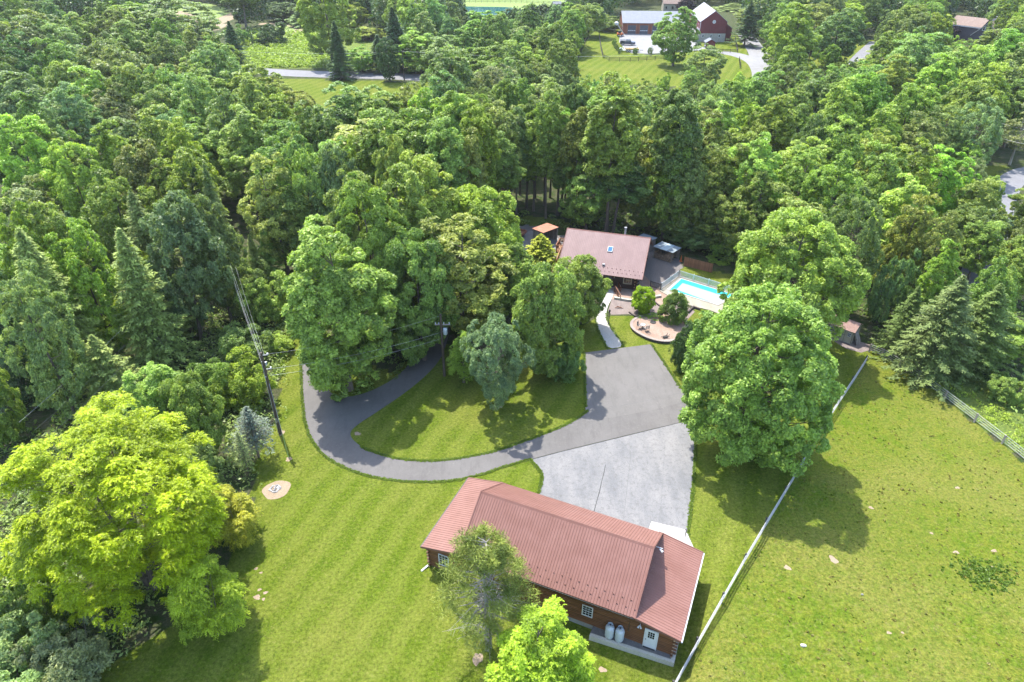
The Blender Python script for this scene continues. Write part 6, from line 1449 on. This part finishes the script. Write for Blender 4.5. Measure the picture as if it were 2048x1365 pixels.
KN = dict(oak=('broadleaf_tree', 'broadleaf tree'), roundtree=('broadleaf_tree', 'round crowned tree'), poplar=('tall_tree', 'tall bare trunked tree'), feather=('feathery_tree', 'feathery domed tree'), fine=('fine_leaved_tree', 'fine leaved tree'), bush=('bush', 'bush'), thin=('thin_tree', 'thin tree'), farspruce=('conifer', 'conifer'))
used = {}
placed = []
def forest_tree(kind, p, h, r, tone, px, py, var=None):
    nm, kn = KN[kind]; sz = 'big ' if r > 5.6 else 'small ' if r < 3.4 else ''
    shp = 'narrow ' if h/r > 4.2 else 'low ' if h < 12 else 'spreading '
    for i, lab in enumerate((sz+TNAME[tone]+' '+kn+' '+where(px, py), sz+TNAME[tone]+' '+kn+' '+where(px, py, 1), shp+TNAME[tone]+' '+kn+' '+where(px, py), shp+TNAME[tone]+' '+kn+' '+where(px, py, 1), sz+TNAME[tone]+' '+kn+' '+where(px, py, 2), shp+TNAME[tone]+' '+kn+' '+where(px, py, 2), sz+TNAME[tone]+' '+kn+' '+where(px, py, 3), shp+TNAME[tone]+' '+kn+' '+where(px, py, 3))):
        if lab not in used and len(lab.split()) <= 16: break
    used[lab] = used.get(lab, 0)+1
    plant(kind, p, h, None, tone, lab, 'bush' if kind == 'bush' else 'tree', nm, group=lab if used[lab] > 1 else TNAME[tone]+' '+kn+'s of the woods', radius=r, jit=.12, var=var)
    placed.append((p.x, p.y, r))
for o in bpy.data.objects:
    if o.parent is None and o.get('category') in ('tree', 'shrub') : placed.append((o.location.x, o.location.y, 3.0))
CLEAR = [LAWN, LAWN_B, PASTURE, WILD, GRAVEL, GRASS_BEHIND, TL_LAWN, TL_MEADOW, FIELD_A, FIELD_B, SOIL_A, SOIL_B, TOP_PAST, BARN_ALL, R_LAWN, RR_LAWN,
         [(100, 45), (400, 115), (560, 140), (1000, 160), (1000, 182), (560, 165), (380, 150), (80, 90)], [(1925, 660), (1935, 560), (1950, 490), (1985, 400), (2000, 340), (2100, 320), (2100, 360), (2030, 400), (1985, 520), (1960, 660)],
         [(1740, 690), (2400, 1250), (2600, 1100), (2100, 765), (1960, 712), (1850, 690)], [(1190, 575), (1330, 575), (1500, 600), (1450, 660), (1240, 660)], drv]
YARD_BACK = [(985, 1400), (985, 474), (1120, 468), (1300, 470), (1380, 500), (1440, 515), (1560, 560), (1640, 640), (1640, 1400)]
def fit_h(tx, ty, h, kd):
    """height at which a tree whose top shows at (tx, ty) stands outside every clearing"""
    for _ in range(9):
        p = top_at(tx, ty, h*1.0); bx, by, _z = (np.array([float(q)]) for q in proj(p.x, p.y, p.z))
        if not (inpoly(bx, by, YARD_BACK)[0] or any(inpoly(bx, by, c)[0] for c in CLEAR)): break
        h *= .91
    return h, p
VIS = [[(560, 690), (600, 640), (604, 900), (540, 960)], [(1035, 448), (1120, 448), (1310, 480), (1345, 485), (1430, 520), (1480, 560), (1400, 620), (1100, 560)],
       [(556, 143), (830, 150), (800, 168), (600, 178)], [(505, 70), (590, 70), (640, 120), (640, 135), (500, 135)], [(312, 20), (390, 5), (440, 12), (470, 35), (440, 52), (370, 32)],
       [(1240, 25), (1310, 5), (1350, 40), (1380, 25), (1405, 5), (1460, 40), (1500, 70), (1520, 110), (1512, 148), (1400, 128), (1300, 150), (1165, 150), (1165, 100), (1200, 75), (1235, 64)],
       [(1990, 322), (2048, 335), (2030, 395), (1965, 395)], [(1902, 33), (1980, 40), (1975, 62), (1935, 72), (1900, 60)], [(1705, 78), (1740, 84), (1705, 122), (1690, 100)], [(1620, 128), (1650, 130), (1630, 150)],
       [(1000, 2), (1140, 2), (1130, 8), (1000, 8)], [(930, 18), (1020, 18), (1020, 24), (930, 24)], [(540, 55), (595, 58), (585, 66), (540, 64)], [(1620, 642), (1730, 660), (1725, 700), (1640, 680)]]
vs = []
for poly in VIS:
    xs_ = [p[0] for p in poly]; ys_ = [p[1] for p in poly]; gx, gy = np.meshgrid(np.arange(min(xs_), max(xs_)+1, 5.), np.arange(min(ys_), max(ys_)+1, 4.))
    m = inpoly(gx, gy, poly); vs.append(np.stack([gx[m], gy[m]], 1))
vs = np.concatenate(vs)
for tx, ty, wpx, h, kd, tone in HAND:
    h, p = fit_h(tx, ty, h, kd); wpx *= 1.18; h = min(h, 18.5) if kd != 'poplar' else h
    tone = {'LY': 'Y', 'GY': 'Y', 'B': 'K'}.get(tone, tone); h, p = fit_h(tx, ty, h, kd)
    for _ in range(6):
        r = wpx/2/pxm(p, h*.6)*.95; a0, b0, z0 = (float(q) for q in proj(p.x, p.y, p.z+h)); a1, b1, _z = (float(q) for q in proj(p.x, p.y, p.z))
        e = ((vs[:, 0]-(a0+a1)/2)/(wpx*.46))**2+((vs[:, 1]-(b0+b1)/2)/max((b1-b0)/2*.95, 1))**2
        if (e < 1).sum() <= 3: break
        h *= .80; wpx *= .82
    else: continue
    forest_tree(kd, p, h, r, tone, tx, ty)
frng = random.Random(5)
tones = [(t[0], t[1]+25, {'LY': 'L', 'GY': 'L', 'B': 'K', 'Y': 'L'}.get(t[5], t[5]), t[4]) for t in HAND]; ta = np.array([(t[0], t[1]) for t in tones], float)
cand = []
y = 62.0
while y < 560:
    step = 7.4+y*.013; x = -y*.82-12
    while x < y*.82+12: cand.append((x+frng.uniform(-.4, .4)*step, y+frng.uniform(-.4, .4)*step)); x += step
    y += step*.9
extra = []; nfill = 0
fill = []
for x, y in cand:
    px, py, _ = (float(q) for q in proj(x, y, 0))
    if any(bool(inpoly(np.array([px]), np.array([py]), c)[0]) for c in CLEAR): continue
    h = frng.uniform(13, 20) if y > 130 else frng.uniform(11, 18); r = h*frng.uniform(.31, .40)
    if any((x-a)**2+(y-b)**2 < ((r+c)*.58)**2 for a, b, c in placed): continue
    tpx, tpy, _ = (float(q) for q in proj(x, y, h)); mx, my, mz = (float(q) for q in proj(x, y, h*.6)); pm_ = FPX/mz
    if tpx < -60 or tpx > 2110 or tpy > 1000: continue
    ok = False
    for att in range(3):
        tpx, tpy, _ = (float(q) for q in proj(x, y, h)); rw = r*pm_*.95; hh = (py-tpy)/2
        e = ((vs[:, 0]-(tpx+px)/2)/rw)**2+((vs[:, 1]-(py+tpy)/2)/max(hh, 1))**2
        if not (e < 1).any(): ok = True; break
        h *= .55; r *= .62
    if not ok: continue
    i = np.argsort((ta[:, 0]-tpx)**2+((ta[:, 1]-tpy)*1.6)**2)[:3]; j = int(i[frng.choice((0, 0, 1, 2))]); tone = tones[j][2]
    if tpy < 40 and tpy > -20: tone = frng.choice(['M', 'D', 'L', 'O', 'M'])
    kd = tones[j][3]
    if h >= 8 and frng.random() < .3: tone = frng.choice(['G', 'Y', 'D', 'K', 'G'])
    if h < 8: kd = 'bush'
    elif kd in ('bush', 'thin', 'farspruce') or (kd == 'poplar' and frng.random() < .4): kd = frng.choice(['oak', 'roundtree', 'fine'])
    if tpy < -60: kd = 'oak'
    fill.append((x, y, h, r, tone, kd, tpx, tpy)); placed.append((x, y, r))
fill.sort(key=lambda f: f[1])
stuff = []
for x, y, h, r, tone, kd, tpx, tpy in fill:
    if y > 300 or count.get(kd, 0) > 280 or tpy < -25: stuff.append((x, y, h, r, tone)); continue
    forest_tree(kd, Vector((x, y, float(terr(x, y)))), h, r, tone, tpx, tpy)
print('trees', count, 'individual fill', len(fill)-len(stuff), 'far', len(stuff))
# far woods as one mass: small crowns of real leaf clumps joined
if stuff:
    rng = np.random.default_rng(9); Vs = []; Ts = []; n = 1300; off = 0
    fm = leaf_mat('far_foliage', .2, .6); nt = fm.node_tree
    for x, y, h, r, tone in stuff:
        d = unit(sph(n, rng)+np.array([0, -.15, .35])); lob = 1+.22*np.sin(4*np.arctan2(d[:, 1], d[:, 0])+x)*np.cos(5*d[:, 2]+y)+.1*np.sin(9*d[:, 0]+7*d[:, 1]+x)
        C = np.stack([x+d[:, 0]*r*1.15*lob, y+d[:, 1]*r*1.15*lob, h*.55+d[:, 2]*h*.45*lob], 1)*1.0; C[:, 2] += rng.normal(0, .3, n)
        V, F = cards(C, d*.6+np.array([0, 0, .6])+rng.normal(0, .4, (n, 3)), rng.normal(size=(n, 3)), 1.0, .8, rng, tri=True); Vs.append(V)
        t0 = dict(D=.15, K=.25, M=.45, O=.6, L=.75, Y=.9, LY=.95, G=.7, B=.4).get(tone, .5); Ts.append(np.clip(t0+rng.normal(0, .15, n), 0, 1))
    V = np.concatenate(Vs); F = np.arange(len(V)).reshape(-1, 3); o = link('far_woodland', np_mesh('far_woodland', V, F, M['leaf'], np.concatenate(Ts))); o.color = (.062, .115, .030, 1)
    o['kind'] = 'stuff'; o['label'] = 'continuous far woodland beyond the fields at the top of the view'; o['category'] = 'woodland'

# ---- undergrowth, brambles and weeds
def scatter_leaves(name, polys, dens, hmax, size, tone, seed, label, cat, clump=2.0, sink=0):
    rng = np.random.default_rng(seed); C = []; T = []
    for poly in polys:
        wp = wpoly(poly); xs_ = [p[0] for p in wp]; ys_ = [p[1] for p in wp]; A = (max(xs_)-min(xs_))*(max(ys_)-min(ys_)); nc = int(A*dens)
        cx = rng.uniform(min(xs_), max(xs_), nc); cy = rng.uniform(min(ys_), max(ys_), nc); m = inpoly(cx, cy, wp); cx = cx[m]; cy = cy[m]
        k = 26; ch = rng.uniform(.15, 1, len(cx))**1.6*hmax; cr = ch*rng.uniform(.6, 1.1, len(cx))+.12
        ci = np.repeat(np.arange(len(cx)), k); d = sph(len(ci), rng); d[:, 2] = np.abs(d[:, 2])
        P = np.stack([cx[ci]+d[:, 0]*cr[ci], cy[ci]+d[:, 1]*cr[ci], d[:, 2]*ch[ci]], 1); P[:, 2] += terr(P[:, 0], P[:, 1]); C.append(P); T.append(np.clip(.5+rng.normal(0, .22, len(cx))[ci]+rng.normal(0, .12, len(ci)), 0, 1))
    C = np.concatenate(C); n = len(C); V, F = cards(C, np.array([0, 0, .8])+rng.normal(0, .5, (n, 3)), rng.normal(size=(n, 3)), size, size*.5, rng)
    o = link(name, np_mesh(name, V, F, M['leaf'], np.concatenate(T))); o.color = (*TONE[tone], 1); o['kind'] = 'stuff'; o['label'] = label; o['category'] = cat; print(name, n); return o
scatter_leaves('undergrowth', [[(395, 700), (450, 620), (560, 560), (600, 600), (572, 690), (556, 760), (548, 850), (500, 930), (470, 1050), (380, 960), (380, 800)], [(-60, 900), (200, 900), (330, 1240), (200, 1330), (0, 1400), (-200, 1300)]], 1.6, 1.8, .3, 'G', 1, 'tangle of brambles and vines along the left side of the lawn strip', 'undergrowth')
scatter_leaves('undergrowth', [[(560, 600), (590, 600), (575, 650), (580, 690), (565, 750), (545, 760), (550, 680)]], 4, .5, .2, 'Y', 2, 'low yellow green weeds where the lawn strip meets the brambles', 'undergrowth')
scatter_leaves('weeds', [[(1745, 695), (1835, 748), (2048, 912), (2300, 1110), (2300, 1040), (2048, 850), (1960, 800), (1900, 755), (1800, 705)]], 2.2, .7, .2, 'Y', 3, 'tall uncut grass and weeds outside the right pasture fence', 'weeds')
scatter_leaves('wood_floor_plants', [[(690, 797), (740, 785), (800, 752), (850, 690), (870, 620), (800, 600), (660, 640), (650, 760)]], 1.0, .7, .24, 'D', 4, 'shady ground plants under the driveway island trees', 'undergrowth')
scatter_leaves('wood_floor_plants', [[(600, 520), (1000, 452), (1300, 480), (1500, 530), (1560, 590), (1700, 640), (1900, 745), (2100, 900), (2100, 600), (1500, 430), (600, 430)], [(0, 600), (400, 560), (600, 480), (600, 560), (400, 900), (0, 1000)]], .28, 1.6, .42, 'D', 5, 'shrubby undergrowth on the woodland floor behind the house and yard', 'undergrowth')
scatter_leaves('meadow_plants', [[(490, 66), (660, 66), (660, 136), (480, 136)]], .5, 1.8, .7, 'L', 6, 'rank weeds and brush in the far meadow above the road', 'undergrowth')
# rough tufts and cropped grass of the pasture and lawn
def tufts(name, poly_w, n, seed, tone, s0, s1, label, fn):
    rng = np.random.default_rng(seed); xs_ = [p[0] for p in poly_w]; ys_ = [p[1] for p in poly_w]
    x = rng.uniform(max(min(xs_), -45), min(max(xs_), 75), n); y = rng.uniform(max(min(ys_), 14), min(max(ys_), 80), n); m = inpoly(x, y, poly_w); x = x[m]; y = y[m]
    global WP
    WP = lambda: np.exp(-(((x-np.mean(xs_))/1.7)**2+((y-np.mean(ys_))/1.1)**2))*(.4+.9*(np.sin(x*3.1+1)*np.sin(y*3.7) > -.1))
    f = np.sin(x*.9+np.sin(y*.7)*1.5)*np.sin(y*1.1+np.sin(x*.5)*2); keep = rng.random(len(x)) < fn(f); x = x[keep]; y = y[keep]
    k = 9; ci = np.repeat(np.arange(len(x)), k); s = (rng.uniform(s0, s1, len(x))*rng.uniform(.4, 1, len(x)))[ci]; a = rng.uniform(0, 2*PI, len(ci)); e = rng.uniform(0, 1, len(ci))**.5
    D = np.stack([np.cos(a), np.sin(a), rng.uniform(.25, 1.0, len(ci))], 1); P = np.stack([x[ci]+np.cos(a)*s*.6*e, y[ci]+np.sin(a)*s*.6*e, 0*s], 1); P[:, 2] = terr(P[:, 0], P[:, 1])+s*.22
    Nn = np.cross(D, rng.normal(size=D.shape)); V, F = cards(P, Nn+np.array([0, 0, .8]), D, 1, 1, rng); V = V.reshape(-1, 4, 3); c = P[:, None]; V = c+(V-c)*np.stack([s*1.0]*1, 1)[:, None]*np.array([1, 1, 1]); V = V.reshape(-1, 3)
    o = link(name, np_mesh(name, V, F, M['leaf'], np.clip(.5+rng.normal(0, .25, len(ci)), 0, 1))); o.color = (*tone, 1); o['kind'] = 'stuff'; o['label'] = label; o['category'] = 'grass'; print(name, len(ci)); return o
PWp = wpoly([p if p[1] < 1500 else (p[0]*.6, 1500) for p in PASTURE])
tufts('grass_tufts', PWp, 9000, 1, (.120, .180, .020), .05, .15, 'rough dark grass tufts scattered over the grazed pasture', lambda f: .35+.5*f)
tufts('grass_tufts', PWp, 5000, 2, (.20, .185, .06), .08, .20, 'dry yellowish grass tufts in the pasture', lambda f: .4-.4*f)
tufts('grass_tufts', wpoly([(1880, 1090), (1990, 1085), (2060, 1130), (2060, 1210), (1960, 1215), (1880, 1175)]), 14000, 3, (.11, .18, .03), .10, .24, 'patch of dark weeds at the right of the pasture', lambda f: .35*WP())
def edge_tufts(name, pts, n, seed, label):
    rng = np.random.default_rng(seed); P_ = np.array(pts); seg = np.diff(P_, axis=0); ln = np.hypot(seg[:, 0], seg[:, 1]); i = rng.choice(len(ln), n, p=ln/ln.sum()); t = rng.random(n)
    c = P_[i]+seg[i]*t[:, None]+rng.normal(0, .07, (n, 2)); k = 6; ci = np.repeat(np.arange(n), k); a = rng.uniform(0, 2*PI, n*k); s_ = rng.uniform(.04, .13, n)[ci]
    D = np.stack([np.cos(a), np.sin(a), rng.uniform(.3, .9, n*k)], 1); C = np.stack([c[ci, 0]+np.cos(a)*s_*.5, c[ci, 1]+np.sin(a)*s_*.5, 0*a], 1); C[:, 2] = terr(C[:, 0], C[:, 1])+.03+s_*.2
    V, F = cards(C, np.array([0, 0, 1.])+rng.normal(0, .4, C.shape), D, 1, 1, rng, tri=True); V = (C[:, None]+(V.reshape(-1, 3, 3)-C[:, None])*s_[:, None, None]).reshape(-1, 3)
    o = link(name, np_mesh(name, V, F, M['leaf'], np.clip(.5+rng.normal(0, .25, n*k), 0, 1))); o.color = (.10, .155, .015, 1); o['kind'] = 'stuff'; o['label'] = label; o['category'] = 'grass'
for ep, n_ in ((drv[1:13], 4200), (drv[21:30], 3000), (drv[36:42], 1200), ([(1061, 921), (1084, 945), (1083, 965), (1076, 988)], 700), ([(1376, 1070), (1388, 960), (1393, 860)], 1200), ([(1168, 706), (1170, 760), (1171, 815)], 900), ([(1303, 689), (1330, 728), (1362, 778)], 900), ([(1191, 630), (1192, 650), (1203, 675), (1216, 699)], 500), ([(1249, 694), (1229, 667), (1215, 645), (1212, 628)], 500)):
    edge_tufts('turf_edge', chaikin(wpoly(ep), 2, False), n_, n_, 'ragged turf edge along the paving')
LWp = wpoly([(556, 790), (525, 890), (505, 930), (478, 1080), (430, 1160), (330, 1260), (200, 1345), (300, 1480), (1340, 1480), (1368, 1340), (1361, 1290), (914, 1118), (842, 1100), (937, 954), (1006, 962), (1070, 990), (1080, 950), (1056, 930), (960, 960), (820, 972), (700, 950), (612, 880)])

for o in bpy.data.objects:
    if o.get('label') and len(o['label'].split()) > 16: o['label'] = ' '.join(o['label'].split()[:16])
print('TRIS', sum((sum(len(p.vertices)-2 for p in m.polygons) if len(m.polygons) < 3000 else len(m.polygons)*(m.polygons[0].loop_total-2)) for m in bpy.data.meshes))
